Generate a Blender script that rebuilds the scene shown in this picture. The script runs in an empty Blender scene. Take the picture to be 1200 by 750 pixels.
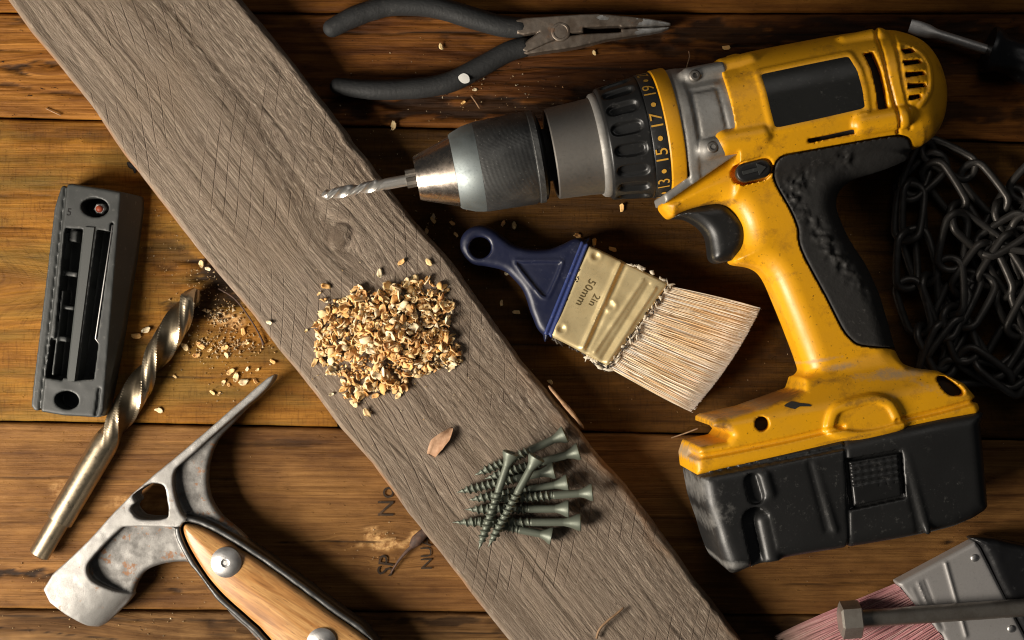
import bpy, bmesh, math, random
import numpy as np
from mathutils import Vector, Matrix

# ------------------------------------------------------------------ camera, world, lamp, exposure
S = 0.00045          # metres per unit: one unit is what one photo pixel covers on the tabletop
H = 1900.0           # camera height above the tabletop, same unit
sc = bpy.context.scene
COL = sc.collection
R_ = math.radians

cam_d = bpy.data.cameras.new('camera')
cam = bpy.data.objects.new('camera', cam_d)
COL.objects.link(cam)
cam.location = (0, 0, H * S)
cam.rotation_euler = (0, 0, 0)
cam_d.sensor_width = 36
cam_d.lens = 36 * H / 1200
cam_d.clip_start = 0.01
cam_d.clip_end = 20
cam_d.dof.use_dof = True
cam_d.dof.focus_distance = (H - 45) * S
cam_d.dof.aperture_fstop = 16
sc.camera = cam

world = bpy.data.worlds.new('World')
sc.world = world
world.use_nodes = True
world.node_tree.nodes['Background'].inputs[0].default_value = (0.9, 0.95, 1.0, 1)
world.node_tree.nodes['Background'].inputs[1].default_value = 0.022

def area(name, loc, aim, size, power, color):
    d = bpy.data.lights.new(name, 'AREA')
    d.shape = 'RECTANGLE'
    d.size, d.size_y = size
    d.energy = power
    d.color = color
    o = bpy.data.objects.new(name, d)
    COL.objects.link(o)
    o.location = loc
    o.rotation_euler = (Vector(aim) - Vector(loc)).to_track_quat('-Z', 'Y').to_euler()
    return o
area('window_light', (-0.62, -0.28, 0.43), (-0.03, 0.0, 0.0), (0.34, 0.32), 13.6, (1.0, 0.91, 0.79))
area('soft_fill', (0.18, 0.50, 0.75), (0.10, 0.0, 0.0), (0.5, 0.4), 0.5, (1.0, 0.95, 0.88))

sc.view_settings.view_transform = 'Standard'
sc.view_settings.look = 'None'
sc.view_settings.exposure = 0.0
sc.view_settings.gamma = 1.0
sc.render.engine = 'CYCLES'
sc.cycles.use_denoising = True
sc.cycles.max_bounces = 6
sc.cycles.filter_width = 1.1

rnd = random.Random(7)
rng = np.random.default_rng(11)

# ------------------------------------------------------------------ geometry helpers
def kz(z): return (H - z) / H
def W(px, py, z=0.0):
    """Photo position -> place on the level z (units, y up)."""
    return ((px - 600) * kz(z), (375 - py) * kz(z))
def W3(px, py, z=0.0):
    a = W(px, py, z)
    return np.array((a[0], a[1], z))
def WP(pts, z=0.0):
    return np.array([W(p[0], p[1], p[2] if len(p) > 2 else z) for p in pts])

_lat = rng.random((256, 256))
def vnoise(x, y, seed=0):
    x = np.asarray(x) + seed * 17.31; y = np.asarray(y) + seed * 7.77
    xi = np.floor(x).astype(int); yi = np.floor(y).astype(int)
    fx = x - xi; fy = y - yi
    fx = fx * fx * (3 - 2 * fx); fy = fy * fy * (3 - 2 * fy)
    a = _lat[xi % 256, yi % 256]; b = _lat[(xi + 1) % 256, yi % 256]
    c = _lat[xi % 256, (yi + 1) % 256]; d = _lat[(xi + 1) % 256, (yi + 1) % 256]
    return (a * (1 - fx) + b * fx) * (1 - fy) + (c * (1 - fx) + d * fx) * fy - 0.5
def fbm(x, y, seed=0, octv=4):
    s = 0; a = 1.0
    for i in range(octv):
        s = s + a * vnoise(np.asarray(x) * 2 ** i, np.asarray(y) * 2 ** i, seed + i * 3)
        a *= 0.5
    return s

def cr(pts, n=5):
    """closed smooth curve through the points"""
    p = np.array(pts, float); m = len(p); out = []
    for i in range(m):
        p0, p1, p2, p3 = p[i - 1], p[i], p[(i + 1) % m], p[(i + 2) % m]
        for k in range(n):
            t = k / n
            out.append(0.5 * ((2 * p1) + (p2 - p0) * t + (2 * p0 - 5 * p1 + 4 * p2 - p3) * t * t + (3 * p1 - p0 - 3 * p2 + p3) * t ** 3))
    return np.array(out)
def cro(pts, n=8):
    """open smooth curve"""
    p = np.array(pts, float); m = len(p); out = []
    for i in range(m - 1):
        p0 = p[max(i - 1, 0)]; p1 = p[i]; p2 = p[i + 1]; p3 = p[min(i + 2, m - 1)]
        for k in range(n):
            t = k / n
            out.append(0.5 * ((2 * p1) + (p2 - p0) * t + (2 * p0 - 5 * p1 + 4 * p2 - p3) * t * t + (3 * p1 - p0 - 3 * p2 + p3) * t ** 3))
    out.append(p[-1])
    return np.array(out)

ORG = {}
def thing(name, label, cat, at, group=None, kind=None):
    o = bpy.data.objects.new(name, None)
    o.empty_display_size = 0.01
    COL.objects.link(o)
    ORG[o.name] = np.array(at, float)
    o.location = Vector(at) * S
    tag(o, label, cat, group, kind)
    return o
def tag(o, label=None, cat=None, group=None, kind=None):
    if label: o['label'] = label
    if cat: o['category'] = cat
    if group: o['group'] = group
    if kind: o['kind'] = kind
    return o

def mesh_np(name, v, f, smooth=True):
    v = np.asarray(v, np.float32); me = bpy.data.meshes.new(name)
    if isinstance(f, np.ndarray):
        n, m = f.shape
        me.vertices.add(len(v)); me.vertices.foreach_set('co', v.ravel())
        me.loops.add(n * m); me.loops.foreach_set('vertex_index', f.ravel().astype(np.int32))
        me.polygons.add(n); me.polygons.foreach_set('loop_start', np.arange(0, n * m, m, dtype=np.int32))
        me.update(calc_edges=True)
    else:
        me.from_pydata(v.tolist(), [], f); me.update()
    me.validate()
    if smooth:
        me.polygons.foreach_set('use_smooth', np.ones(len(me.polygons), bool))
    return me
def obj(name, v, f, mat, parent=None, at=None, smooth=True, attrs=None, angle=None):
    """one mesh object; vertices in world units; origin at the parent's or its own base"""
    v = np.asarray(v, float).reshape(-1, 3)
    root = parent
    while root is not None and root.name not in ORG and root.parent is not None: root = root.parent
    if parent is not None: org = ORG.get(root.name, np.zeros(3))
    else: org = np.array(at if at is not None else v.mean(0), float)
    me = mesh_np(name, (v - org) * S, f, smooth)
    if mat: me.materials.append(mat)
    for k, a in (attrs or {}).items():
        a = np.asarray(a, np.float32)
        if a.ndim == 1:
            t = me.attributes.new(k, 'FLOAT', 'POINT'); t.data.foreach_set('value', a)
        else:
            t = me.attributes.new(k, 'FLOAT_COLOR', 'POINT')
            t.data.foreach_set('color', np.concatenate([a, np.ones((len(a), 1))], 1).astype(np.float32).ravel())
    if angle is not None:
        me.set_sharp_from_angle(angle=R_(angle))
    o = bpy.data.objects.new(name, me); COL.objects.link(o)
    if parent is None:
        o.location = Vector(org) * S; ORG[o.name] = org
    else: o.parent = parent
    return o
def join(parts):
    V = []; F = []; n = 0
    for v, f in parts:
        V.append(np.asarray(v, float)); F += [tuple(int(i) + n for i in q) for q in f]; n += len(v)
    return np.concatenate(V), F

def grid_faces(nr, ncol, wrap_c=False, flip=False):
    r = np.arange(nr - 1)[:, None]; c = np.arange(ncol if wrap_c else ncol - 1)[None, :]
    c2 = (c + 1) % ncol
    q = np.stack([r * ncol + c, r * ncol + c2, (r + 1) * ncol + c2, (r + 1) * ncol + c], -1).reshape(-1, 4)
    return q[:, ::-1].copy() if flip else q

def frame(a):
    a = np.array(a, float); a /= np.linalg.norm(a)
    u = np.array((0, 0, 1.0)) if abs(a[2]) < 0.95 else np.array((1.0, 0, 0))
    n = np.cross(u, a); n /= np.linalg.norm(n); u = np.cross(a, n)
    return a, n, u
def lathe(p0, a, prof, seg=48, cap=True, rfun=None):
    """surface of revolution about p0 + s*a ; prof = [(s, r)] ; rfun(s, th, r) reshapes it"""
    a, n, u = frame(a); prof = np.array(prof, float)
    th = (np.arange(seg) / seg - 0.5) * 2 * np.pi
    s = prof[:, 0][:, None] + 0 * th[None]; r = prof[:, 1][:, None] + 0 * th[None]
    if rfun is not None: r = rfun(s, th[None] + 0 * s, r)
    p = np.array(p0)[None, None] + s[..., None] * a + r[..., None] * (np.cos(th)[None, :, None] * u + np.sin(th)[None, :, None] * n)
    v = p.reshape(-1, 3); f = [tuple(q) for q in grid_faces(len(prof), seg, True, flip=False)]
    if cap:
        f.append(tuple(range(seg))[::-1]); f.append(tuple(range((len(prof) - 1) * seg, len(prof) * seg)))
    return v, f, s.ravel(), np.tile(th, len(prof))
def tube(path, r, seg=10, cap=True, closed=False, squash=None):
    path = np.array(path, float); m = len(path)
    rr = np.broadcast_to(np.array(r, float), (m,))
    V = []
    if closed: T = np.roll(path, -1, 0) - np.roll(path, 1, 0)
    else: T = np.gradient(path, axis=0)
    T /= np.linalg.norm(T, axis=1)[:, None] + 1e-9
    th = np.arange(seg) / seg * 2 * np.pi
    u = None
    for i in range(m):
        a = T[i]
        if u is None:
            _, n, u = frame(a)
        else:
            u = u - a * np.dot(u, a); u /= np.linalg.norm(u) + 1e-9
        n = np.cross(u, a)
        V.append(path[i] + rr[i] * (np.cos(th)[:, None] * u + np.sin(th)[:, None] * n))
    V = np.concatenate(V)
    if squash is not None: V[:, 2] = squash[0] + (V[:, 2] - squash[0]) * squash[1]
    f = [tuple(q) for q in grid_faces(m, seg, True)]
    if closed:
        f += [((m - 1) * seg + c, (m - 1) * seg + (c + 1) % seg, (c + 1) % seg, c) for c in range(seg)]
    elif cap:
        f.append(tuple(range(seg))[::-1]); f.append(tuple(range((m - 1) * seg, m * seg)))
    return V, f
def dome_path(path, r, n=4):
    """rounds both ends of a tube path"""
    path = np.array(path, float); r = np.broadcast_to(np.array(r, float), (len(path),)).copy()
    a = path[0] - path[1]; a /= np.linalg.norm(a); b = path[-1] - path[-2]; b /= np.linalg.norm(b)
    P0 = []; R0 = []; P1 = []; R1 = []
    for i in range(n):
        t = (i + 0.35) / n * math.pi / 2
        P0.append(path[0] + a * r[0] * math.cos(t)); R0.append(r[0] * math.sin(t))
        P1.append(path[-1] + b * r[-1] * math.cos(t)); R1.append(r[-1] * math.sin(t))
    return np.concatenate([P0, path, P1[::-1]]), np.concatenate([R0, r, R1[::-1]])

# ------------------------------------------------------------------ distance fields
class Grid:
    def __init__(g, pts, z0, z1, h, pad=8):
        p = np.asarray(pts); lo = p.min(0) - pad; hi = p.max(0) + pad
        g.x = np.arange(lo[0], hi[0], h); g.y = np.arange(lo[1], hi[1], h); g.z = np.arange(z0 - 2.5 * h, z1 + 2.5 * h, h)
        g.h = h
        g.X2, g.Y2 = np.meshgrid(g.x, g.y, indexing='ij')
        g.X = g.X2[..., None]; g.Y = g.Y2[..., None]; g.Z = g.z[None, None, :]
    def poly(g, pts):
        p = np.asarray(pts, float); X = g.X2; Y = g.Y2
        d = np.full(X.shape, 1e18); ins = np.zeros(X.shape, bool)
        for i in range(len(p)):
            ax, ay = p[i - 1]; bx, by = p[i]
            ex, ey = bx - ax, by - ay; L = ex * ex + ey * ey
            if L < 1e-12: continue
            t = np.clip(((X - ax) * ex + (Y - ay) * ey) / L, 0, 1)
            d = np.minimum(d, (X - ax - t * ex) ** 2 + (Y - ay - t * ey) ** 2)
            if ay != by:
                c = (ay > Y) != (by > Y)
                ins ^= c & (X < ex * (Y - ay) / ey + ax)
        d = np.sqrt(d)
        return np.where(ins, -d, d)
    def line(g, pts):
        p = np.asarray(pts, float); X = g.X2; Y = g.Y2; d = np.full(X.shape, 1e18)
        for i in range(len(p) - 1):
            ax, ay = p[i]; ex, ey = p[i + 1] - p[i]; L = ex * ex + ey * ey + 1e-12
            t = np.clip(((X - ax) * ex + (Y - ay) * ey) / L, 0, 1)
            d = np.minimum(d, (X - ax - t * ex) ** 2 + (Y - ay - t * ey) ** 2)
        return np.sqrt(d)
    def ext(g, d2, zc, hz, r):
        hz = np.asarray(hz); hz = hz[..., None] if hz.ndim == 2 else hz
        qx = (d2 + r)[..., None] if d2.ndim == 2 else d2 + r
        qz = np.abs(g.Z - zc) - hz + r
        return np.minimum(np.maximum(qx, qz), 0) + np.sqrt(np.maximum(qx, 0) ** 2 + np.maximum(qz, 0) ** 2) - r
    def caps(g, a, b, r):
        a = np.asarray(a, float); b = np.asarray(b, float); e = b - a; L = (e * e).sum() + 1e-9
        t = np.clip(((g.X - a[0]) * e[0] + (g.Y - a[1]) * e[1] + (g.Z - a[2]) * e[2]) / L, 0, 1)
        return np.sqrt((g.X - a[0] - t * e[0]) ** 2 + (g.Y - a[1] - t * e[1]) ** 2 + (g.Z - a[2] - t * e[2]) ** 2) - r
    def mesh(g, F):
        return surface_nets(F, g.x, g.y, g.z)
    def topz(g, F, px, py):
        """height of the highest surface under each (px, py)"""
        px = np.asarray(px, float); py = np.asarray(py, float)
        fi = np.clip((px - g.x[0]) / g.h, 0, len(g.x) - 1.001); fj = np.clip((py - g.y[0]) / g.h, 0, len(g.y) - 1.001)
        i = fi.astype(int); j = fj.astype(int); a = (fi - i)[..., None]; b = (fj - j)[..., None]
        c = (F[i, j] * (1 - a) + F[i + 1, j] * a) * (1 - b) + (F[i, j + 1] * (1 - a) + F[i + 1, j + 1] * a) * b
        neg = c < 0
        k = neg.shape[-1] - 1 - np.argmax(neg[..., ::-1], -1)
        k = np.clip(k, 0, neg.shape[-1] - 2)
        c0 = np.take_along_axis(c, k[..., None], -1)[..., 0]; c1 = np.take_along_axis(c, k[..., None] + 1, -1)[..., 0]
        return g.z[k] + g.h * np.clip(c0 / (c0 - c1 + 1e-9), 0, 1)
def smin(a, b, k):
    h = np.clip(0.5 + 0.5 * (b - a) / k, 0, 1)
    return b * (1 - h) + a * h - k * h * (1 - h)
def smax(a, b, k): return -smin(-a, -b, k)
def surface_nets(F, x, y, z):
    neg = F < 0
    cnt = np.zeros(tuple(n - 1 for n in F.shape), np.int8)
    for a in (0, 1):
        for b in (0, 1):
            for c in (0, 1):
                cnt += neg[a:F.shape[0] - 1 + a, b:F.shape[1] - 1 + b, c:F.shape[2] - 1 + c]
    act = np.argwhere((cnt > 0) & (cnt < 8))
    idx = -np.ones(cnt.shape, np.int64); idx[tuple(act.T)] = np.arange(len(act))
    cor = [(a, b, c) for a in (0, 1) for b in (0, 1) for c in (0, 1)]
    val = {q: F[act[:, 0] + q[0], act[:, 1] + q[1], act[:, 2] + q[2]] for q in cor}
    acc = np.zeros((len(act), 3)); n = np.zeros(len(act))
    for q in cor:
        for ax in range(3):
            if q[ax] == 1: continue
            q2 = list(q); q2[ax] = 1; q2 = tuple(q2)
            v0 = val[q]; v1 = val[q2]; m = (v0 < 0) != (v1 < 0)
            t = np.where(m, v0 / np.where(m, v0 - v1, 1), 0)
            for d in range(3):
                acc[:, d] += np.where(m, q[d] + (t if d == ax else 0), 0)
            n += m
    p = act + acc / n[:, None]
    V = np.stack([x[0] + p[:, 0] * (x[1] - x[0]), y[0] + p[:, 1] * (y[1] - y[0]), z[0] + p[:, 2] * (z[1] - z[0])], 1)
    Q = []
    for ax in range(3):
        o1, o2 = [(1, 2), (2, 0), (0, 1)][ax]
        sl0 = [slice(None)] * 3; sl1 = [slice(None)] * 3
        sl0[ax] = slice(0, -1); sl1[ax] = slice(1, None)
        a0 = neg[tuple(sl0)]; a1 = neg[tuple(sl1)]
        for s in (0, 1):
            m = (a0 & ~a1) if s == 0 else (~a0 & a1)
            e = np.argwhere(m)
            ok = (e[:, o1] > 0) & (e[:, o2] > 0) & (e[:, o1] < F.shape[o1] - 1) & (e[:, o2] < F.shape[o2] - 1)
            e = e[ok]
            if not len(e): continue
            def cell(d1, d2):
                c = e.copy(); c[:, o1] -= d1; c[:, o2] -= d2
                return idx[c[:, 0], c[:, 1], c[:, 2]]
            q = np.stack([cell(1, 1), cell(0, 1), cell(0, 0), cell(1, 0)], 1)
            Q.append(q if s == 0 else q[:, ::-1])
    return V, np.concatenate(Q)
def relax(V, Q, it=2, lam=0.5):
    E = np.concatenate([Q[:, [0, 1]], Q[:, [1, 2]], Q[:, [2, 3]], Q[:, [3, 0]]])
    deg = np.bincount(E.ravel(), minlength=len(V)).astype(float)
    for _ in range(it):
        for l in (lam, -lam * 1.03):
            A = np.zeros_like(V)
            for d in range(3):
                A[:, d] = np.bincount(E[:, 0], V[E[:, 1], d], len(V)) + np.bincount(E[:, 1], V[E[:, 0], d], len(V))
            V = V + l * (A / deg[:, None] - V)
    return V
def patch(outline, zf, rings=10, lift=0.8):
    """sheet following a surface inside a star-shaped outline"""
    o = np.asarray(outline); c = o.mean(0); m = len(o)
    P = np.concatenate([c + (o - c) * (k / rings) for k in range(1, rings + 1)] + [c[None]])
    z = zf(P[:, 0], P[:, 1]) + lift
    V = np.concatenate([P, z[:, None]], 1)
    f = [tuple(q) for q in grid_faces(rings, m, True)]
    f += [(len(P) - 1, (i + 1) % m, i) for i in range(m)]
    area2 = (o[:, 0] * np.roll(o[:, 1], -1) - np.roll(o[:, 0], -1) * o[:, 1]).sum()
    if area2 > 0: f = [q[::-1] for q in f]
    return V, f
def text_mesh(s, size, spacing=1.0):
    cu = bpy.data.curves.new('lettering', 'FONT'); cu.body = s; cu.size = size; cu.space_character = spacing
    cu.align_x = 'CENTER'; cu.align_y = 'CENTER'; cu.resolution_u = 3
    o = bpy.data.objects.new('lettering', cu); COL.objects.link(o)
    bpy.context.view_layer.update()
    me = bpy.data.meshes.new_from_object(o.evaluated_get(bpy.context.evaluated_depsgraph_get()))
    v = np.array([tuple(p.co) for p in me.vertices]).reshape(-1, 3); f = [tuple(p.vertices) for p in me.polygons]
    bpy.data.objects.remove(o); bpy.data.curves.remove(cu); bpy.data.meshes.remove(me)
    return v, f

# ------------------------------------------------------------------ material helper
class M:
    def __init__(s, name, rough=0.5, metal=0.0, base=None):
        s.m = bpy.data.materials.new(name); s.m.use_nodes = True
        s.t = s.m.node_tree; s.b = s.t.nodes['Principled BSDF']
        s.set('Roughness', rough); s.set('Metallic', metal)
        if base: s.set('Base Color', (*base, 1))
        s._p = None
    def set(s, k, v):
        if hasattr(v, 'is_output'): s.t.links.new(v, s.b.inputs[k])
        else: s.b.inputs[k].default_value = v
    def node(s, typ, ins=None, out=0, **kw):
        n = s.t.nodes.new(typ)
        for k, v in kw.items(): setattr(n, k, v)
        for k, v in (ins or {}).items():
            if hasattr(v, 'is_output'): s.t.links.new(v, n.inputs[k])
            else: n.inputs[k].default_value = v
        return n.outputs[out]
    @property
    def P(s):
        if s._p is None:
            c = s.node('ShaderNodeTexCoord', out='Object')
            s._p = s.node('ShaderNodeVectorMath', {0: c, 1: (1 / S, 1 / S, 1 / S)}, operation='MULTIPLY')
        return s._p
    def attr(s, name, out='Fac'): return s.node('ShaderNodeAttribute', attribute_name=name, out=out)
    def xyz(s, x, y, z=0.0): return s.node('ShaderNodeCombineXYZ', {0: x, 1: y, 2: z})
    def mul3(s, v, k): return s.node('ShaderNodeVectorMath', {0: v, 1: k}, operation='MULTIPLY')
    def add3(s, v, k): return s.node('ShaderNodeVectorMath', {0: v, 1: k}, operation='ADD')
    def noise(s, v, scale, detail=4, rough=0.55, dist=0.0, out='Fac'):
        return s.node('ShaderNodeTexNoise', {'Vector': v, 'Scale': scale, 'Detail': detail, 'Roughness': rough, 'Distortion': dist}, out=out)
    def ma(s, op, a, b=0.0): return s.node('ShaderNodeMath', {0: a, 1: b}, operation=op)
    def mr(s, v, a, b, c=0.0, d=1.0): return s.node('ShaderNodeMapRange', {0: v, 1: a, 2: b, 3: c, 4: d})
    def mix(s, f, a, b, blend='MIX'):
        n = s.t.nodes.new('ShaderNodeMix'); n.data_type = 'RGBA'; n.blend_type = blend
        for i, v in ((0, f), (6, a), (7, b)):
            if hasattr(v, 'is_output'): s.t.links.new(v, n.inputs[i])
            else: n.inputs[i].default_value = v if i == 0 else ((*v, 1) if len(v) == 3 else v)
        return n.outputs[2]
    def ramp(s, f, stops):
        n = s.t.nodes.new('ShaderNodeValToRGB'); e = n.color_ramp.elements
        while len(e) < len(stops): e.new(0.5)
        for q, (p, c) in zip(e, stops): q.position = p; q.color = (*c, 1)
        s.t.links.new(f, n.inputs[0]); return n.outputs[0]
    def bump(s, h, strength=0.3, dist=1.0, prev=None):
        ins = {'Height': h, 'Strength': strength, 'Distance': dist * S}
        if prev is not None: ins['Normal'] = prev
        o = s.node('ShaderNodeBump', ins); s.set('Normal', o); return o
# ------------------------------------------------------------------ materials
def wood_board(name, stops, streak=0.5, fine=0.5, pit=0.5, seed=0.0, green=0.0, rough=0.55, hatch=0.0, crackc=(0.012, 0.006, 0.003)):
    m = M(name, rough)
    u = m.attr('gu'); v = m.attr('gv'); dk = m.attr('dk'); lt = m.attr('lt')
    a = m.noise(m.xyz(m.ma('MULTIPLY', u, 0.0035), m.ma('MULTIPLY', v, 0.035), seed), 1.0, 5, 0.6, 0.6)
    col = m.ramp(m.mr(a, 0.28, 0.72), stops)
    b = m.noise(m.xyz(m.ma('MULTIPLY', u, 0.0045), m.ma('MULTIPLY', v, 0.26), seed + 5), 1.0, 7, 0.68, 0.12)
    col = m.mix(m.mr(b, 0.32, 0.66, streak, 0.0), col, m.mix(1.0, col, (0.30, 0.22, 0.16), 'MULTIPLY'))
    c = m.noise(m.xyz(m.ma('MULTIPLY', u, 0.022), m.ma('MULTIPLY', v, 0.55), seed + 9), 1.0, 7, 0.8)
    col = m.mix(m.mr(c, 0.5, 0.75, 0, fine), col, m.mix(1.0, col, (0.45, 0.38, 0.32), 'MULTIPLY'))
    col = m.mix(m.mr(c, 0.45, 0.2, 0, fine * 0.6), col, m.mix(1.0, col, (1.55, 1.5, 1.4), 'MULTIPLY'))
    ln = m.noise(m.xyz(m.ma('MULTIPLY', u, 0.0016), m.ma('MULTIPLY', v, 0.10), seed + 60), 1.0, 3, 0.55, 0.1)
    col = m.mix(m.mr(m.ma('ABSOLUTE', m.ma('SUBTRACT', ln, 0.5)), 0.0, 0.030, streak * 0.55, 0.0), col, m.mix(1.0, col, (0.42, 0.34, 0.28), 'MULTIPLY'))
    bl = m.noise(m.xyz(m.ma('MULTIPLY', u, 0.012), m.ma('MULTIPLY', v, 0.02), seed + 14), 1.0, 4, 0.6)
    col = m.mix(m.mr(bl, 0.40, 0.62, 0.0, 0.62), col, m.mix(1.0, col, (0.40, 0.34, 0.28), 'MULTIPLY'))
    if green > 0:
        g = m.noise(m.xyz(m.ma('MULTIPLY', u, 0.006), m.ma('MULTIPLY', v, 0.03), seed + 20), 1.0, 4, 0.6)
        col = m.mix(m.mr(g, 0.42, 0.62, 0, green), col, (0.12, 0.10, 0.022))
    p = m.noise(m.xyz(m.ma('MULTIPLY', u, 0.10), m.ma('MULTIPLY', v, 0.22), seed + 31), 1.0, 3, 0.7)
    col = m.mix(m.mr(p, 0.70 - 0.06 * pit, 0.76 - 0.05 * pit, 0, pit), col, crackc)
    h2 = m.noise(m.xyz(m.ma('MULTIPLY', u, 0.35), m.ma('MULTIPLY', v, 0.06), seed + 40), 1.0, 2, 0.5)
    if hatch > 0:
        col = m.mix(m.mr(h2, 0.52, 0.68, 0, hatch), col, m.mix(1.0, col, (0.55, 0.5, 0.42), 'MULTIPLY'))
    col = m.mix(lt, col, m.mix(m.mr(m.noise(m.P, 0.16, 5, 0.7), 0.38, 0.6), (0.24, 0.11, 0.035), (0.62, 0.37, 0.15)))
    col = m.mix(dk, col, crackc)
    m.set('Base Color', col)
    m.set('Roughness', m.mr(b, 0.3, 0.7, rough + 0.15, rough - 0.08))
    m.set('Specular IOR Level', 0.14)
    hh = m.ma('ADD', m.ma('MULTIPLY', b, 1.0), m.ma('ADD', m.ma('MULTIPLY', c, 0.5), m.ma('MULTIPLY', m.mr(p, 0.62, 0.76, 0.4, 0.0), 1.2)))
    m.bump(hh, 0.7, 2.2)
    return m.m
WOOD = [
    wood_board('orange_pine', [(0, (0.109, 0.036, 0.006)), (0.35, (0.235, 0.090, 0.013)), (0.65, (0.302, 0.124, 0.020)), (1, (0.176, 0.062, 0.009))], 0.6, 0.5, 0.7, 1.0),
    wood_board('pitted_orange_pine', [(0, (0.101, 0.034, 0.006)), (0.3, (0.286, 0.114, 0.017)), (0.62, (0.420, 0.186, 0.035)), (1, (0.252, 0.096, 0.014))], 0.75, 0.6, 0.95, 3.0),
    wood_board('olive_pine', [(0, (0.172, 0.069, 0.008)), (0.35, (0.284, 0.119, 0.014)), (0.62, (0.378, 0.169, 0.023)), (1, (0.189, 0.079, 0.009))], 0.62, 0.5, 0.4, 6.0, green=0.38, hatch=0.5),
    wood_board('brown_pine', [(0, (0.096, 0.039, 0.010)), (0.35, (0.208, 0.097, 0.027)), (0.65, (0.272, 0.134, 0.038)), (1, (0.128, 0.056, 0.014))], 0.65, 0.5, 0.5, 9.0),
    wood_board('rough_brown_pine', [(0, (0.080, 0.038, 0.012)), (0.4, (0.168, 0.088, 0.030)), (0.7, (0.224, 0.122, 0.045)), (1, (0.120, 0.059, 0.020))], 0.8, 0.7, 0.7, 12.0, rough=0.7),
    wood_board('dark_streaked_pine', [(0, (0.047, 0.016, 0.004)), (0.35, (0.137, 0.047, 0.008)), (0.62, (0.252, 0.095, 0.016)), (1, (0.095, 0.033, 0.006))], 0.75, 0.6, 0.9, 15.0),
    wood_board('dark_olive_pine', [(0, (0.047, 0.020, 0.003)), (0.35, (0.089, 0.039, 0.005)), (0.65, (0.131, 0.058, 0.008)), (1, (0.063, 0.026, 0.004))], 0.55, 0.45, 0.35, 18.0, green=0.0, hatch=0.5),
]
def weathered():
    m = M('weathered_grey_wood', 0.8)
    u = m.attr('gu'); v = m.attr('gv'); dk = m.attr('dk'); ed = m.attr('edge'); ro = m.attr('rgh')
    a = m.noise(m.xyz(m.ma('MULTIPLY', u, 0.0018), m.ma('MULTIPLY', v, 0.060), 2.0), 1.0, 3, 0.55, 0.15)
    col = m.ramp(m.mr(a, 0.30, 0.70), [(0, (0.122, 0.091, 0.066)), (0.35, (0.200, 0.155, 0.116)), (0.65, (0.258, 0.203, 0.155)), (1, (0.168, 0.128, 0.096))])
    b = m.noise(m.xyz(m.ma('MULTIPLY', u, 0.006), m.ma('MULTIPLY', v, 0.32), 7.0), 1.0, 5, 0.65, 0.1)
    col = m.mix(m.mr(b, 0.36, 0.56, 0.55, 0.0), col, (0.12, 0.088, 0.066))
    f = m.noise(m.xyz(m.ma('MULTIPLY', u, 0.085), m.ma('MULTIPLY', v, 0.42), 4.0), 1.0, 5, 0.78, 0.3)
    fa = m.ma('ADD', 0.35, m.ma('MULTIPLY', ro, 0.65))
    col = m.mix(m.ma('MULTIPLY', m.mr(f, 0.53, 0.66, 0, 0.75), fa), col, (0.50, 0.42, 0.335))
    col = m.mix(m.ma('MULTIPLY', m.mr(f, 0.47, 0.34, 0, 0.75), fa), col, (0.10, 0.072, 0.055))
    P = m.P; sep = m.t.nodes.new('ShaderNodeSeparateXYZ'); m.t.links.new(P, sep.inputs[0])
    tot = None      # thin arcs left by the saw
    for k, (cx, cy, sp, sd, lo) in enumerate([(-1090, 40, 13.0, 3.0, .40), (1250, 20, 14.5, 11.0, .47), (-1000, -720, 14.0, 19.0, .46)]):
        q = m.ma('SQRT', m.ma('ADD', m.ma('POWER', m.ma('SUBTRACT', sep.outputs[0], cx), 2.0), m.ma('POWER', m.ma('SUBTRACT', sep.outputs[1], cy), 2.0)))
        w = m.noise(m.add3(P, (0, 0, sd)), 0.006, 1, 0.5)
        q = m.ma('ADD', m.ma('DIVIDE', q, sp), m.ma('MULTIPLY', w, 1.5))
        l = m.ma('ABSOLUTE', m.ma('SUBTRACT', m.ma('FRACT', q), 0.5))
        l = m.mr(l, 0.015, 0.065, 1.0, 0.0)
        def near(x, y, r0, r1):
            d = m.ma('SQRT', m.ma('ADD', m.ma('POWER', m.ma('SUBTRACT', sep.outputs[0], x), 2.0), m.ma('POWER', m.ma('SUBTRACT', sep.outputs[1], y), 2.0)))
            return m.mr(m.ma('ADD', d, m.ma('MULTIPLY', m.noise(P, 0.012, 3, 0.6), 120.0)), r0 + 60, r1 + 60, 1.0, 0.0)
        mask = m.mr(m.noise(m.add3(P, (sd * 90, 0, 0)), 0.0065, 1, 0.5), lo + .05, lo + .10, 0, 1)
        brk = m.mr(m.noise(m.add3(P, (0, sd * 50, 0)), 0.03, 3, 0.6), 0.36, 0.55, 0.1, 1)
        if k == 0: mask = m.ma('MULTIPLY', mask, m.ma('SUBTRACT', 1.0, m.ma('MAXIMUM', near(30, 175, 125, 150), near(150, -165, 125, 150))))
        elif k == 1: mask = near(30, 175, 80, 120)
        else: mask = near(150, -165, 80, 120)
        l = m.ma('MULTIPLY', m.ma('MULTIPLY', l, mask), brk)
        tot = l if tot is None else m.ma('MAXIMUM', tot, l)
    col = m.mix(m.ma('MULTIPLY', tot, 0.50), col, (0.062, 0.044, 0.033))
    col = m.mix(m.mr(m.noise(P, 0.010, 4, 0.6), 0.5, 0.72, 0, 0.35), col, (0.20, 0.145, 0.098))
    col = m.mix(ed, col, (0.24, 0.128, 0.060))
    pit = m.noise(m.xyz(m.ma('MULTIPLY', u, 0.12), m.ma('MULTIPLY', v, 0.2), 3.0), 1.0, 2, 0.6)
    col = m.mix(m.mr(pit, 0.70, 0.76, 0, 0.8), col, (0.04, 0.027, 0.02))
    col = m.mix(dk, col, (0.05, 0.033, 0.025))
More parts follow.
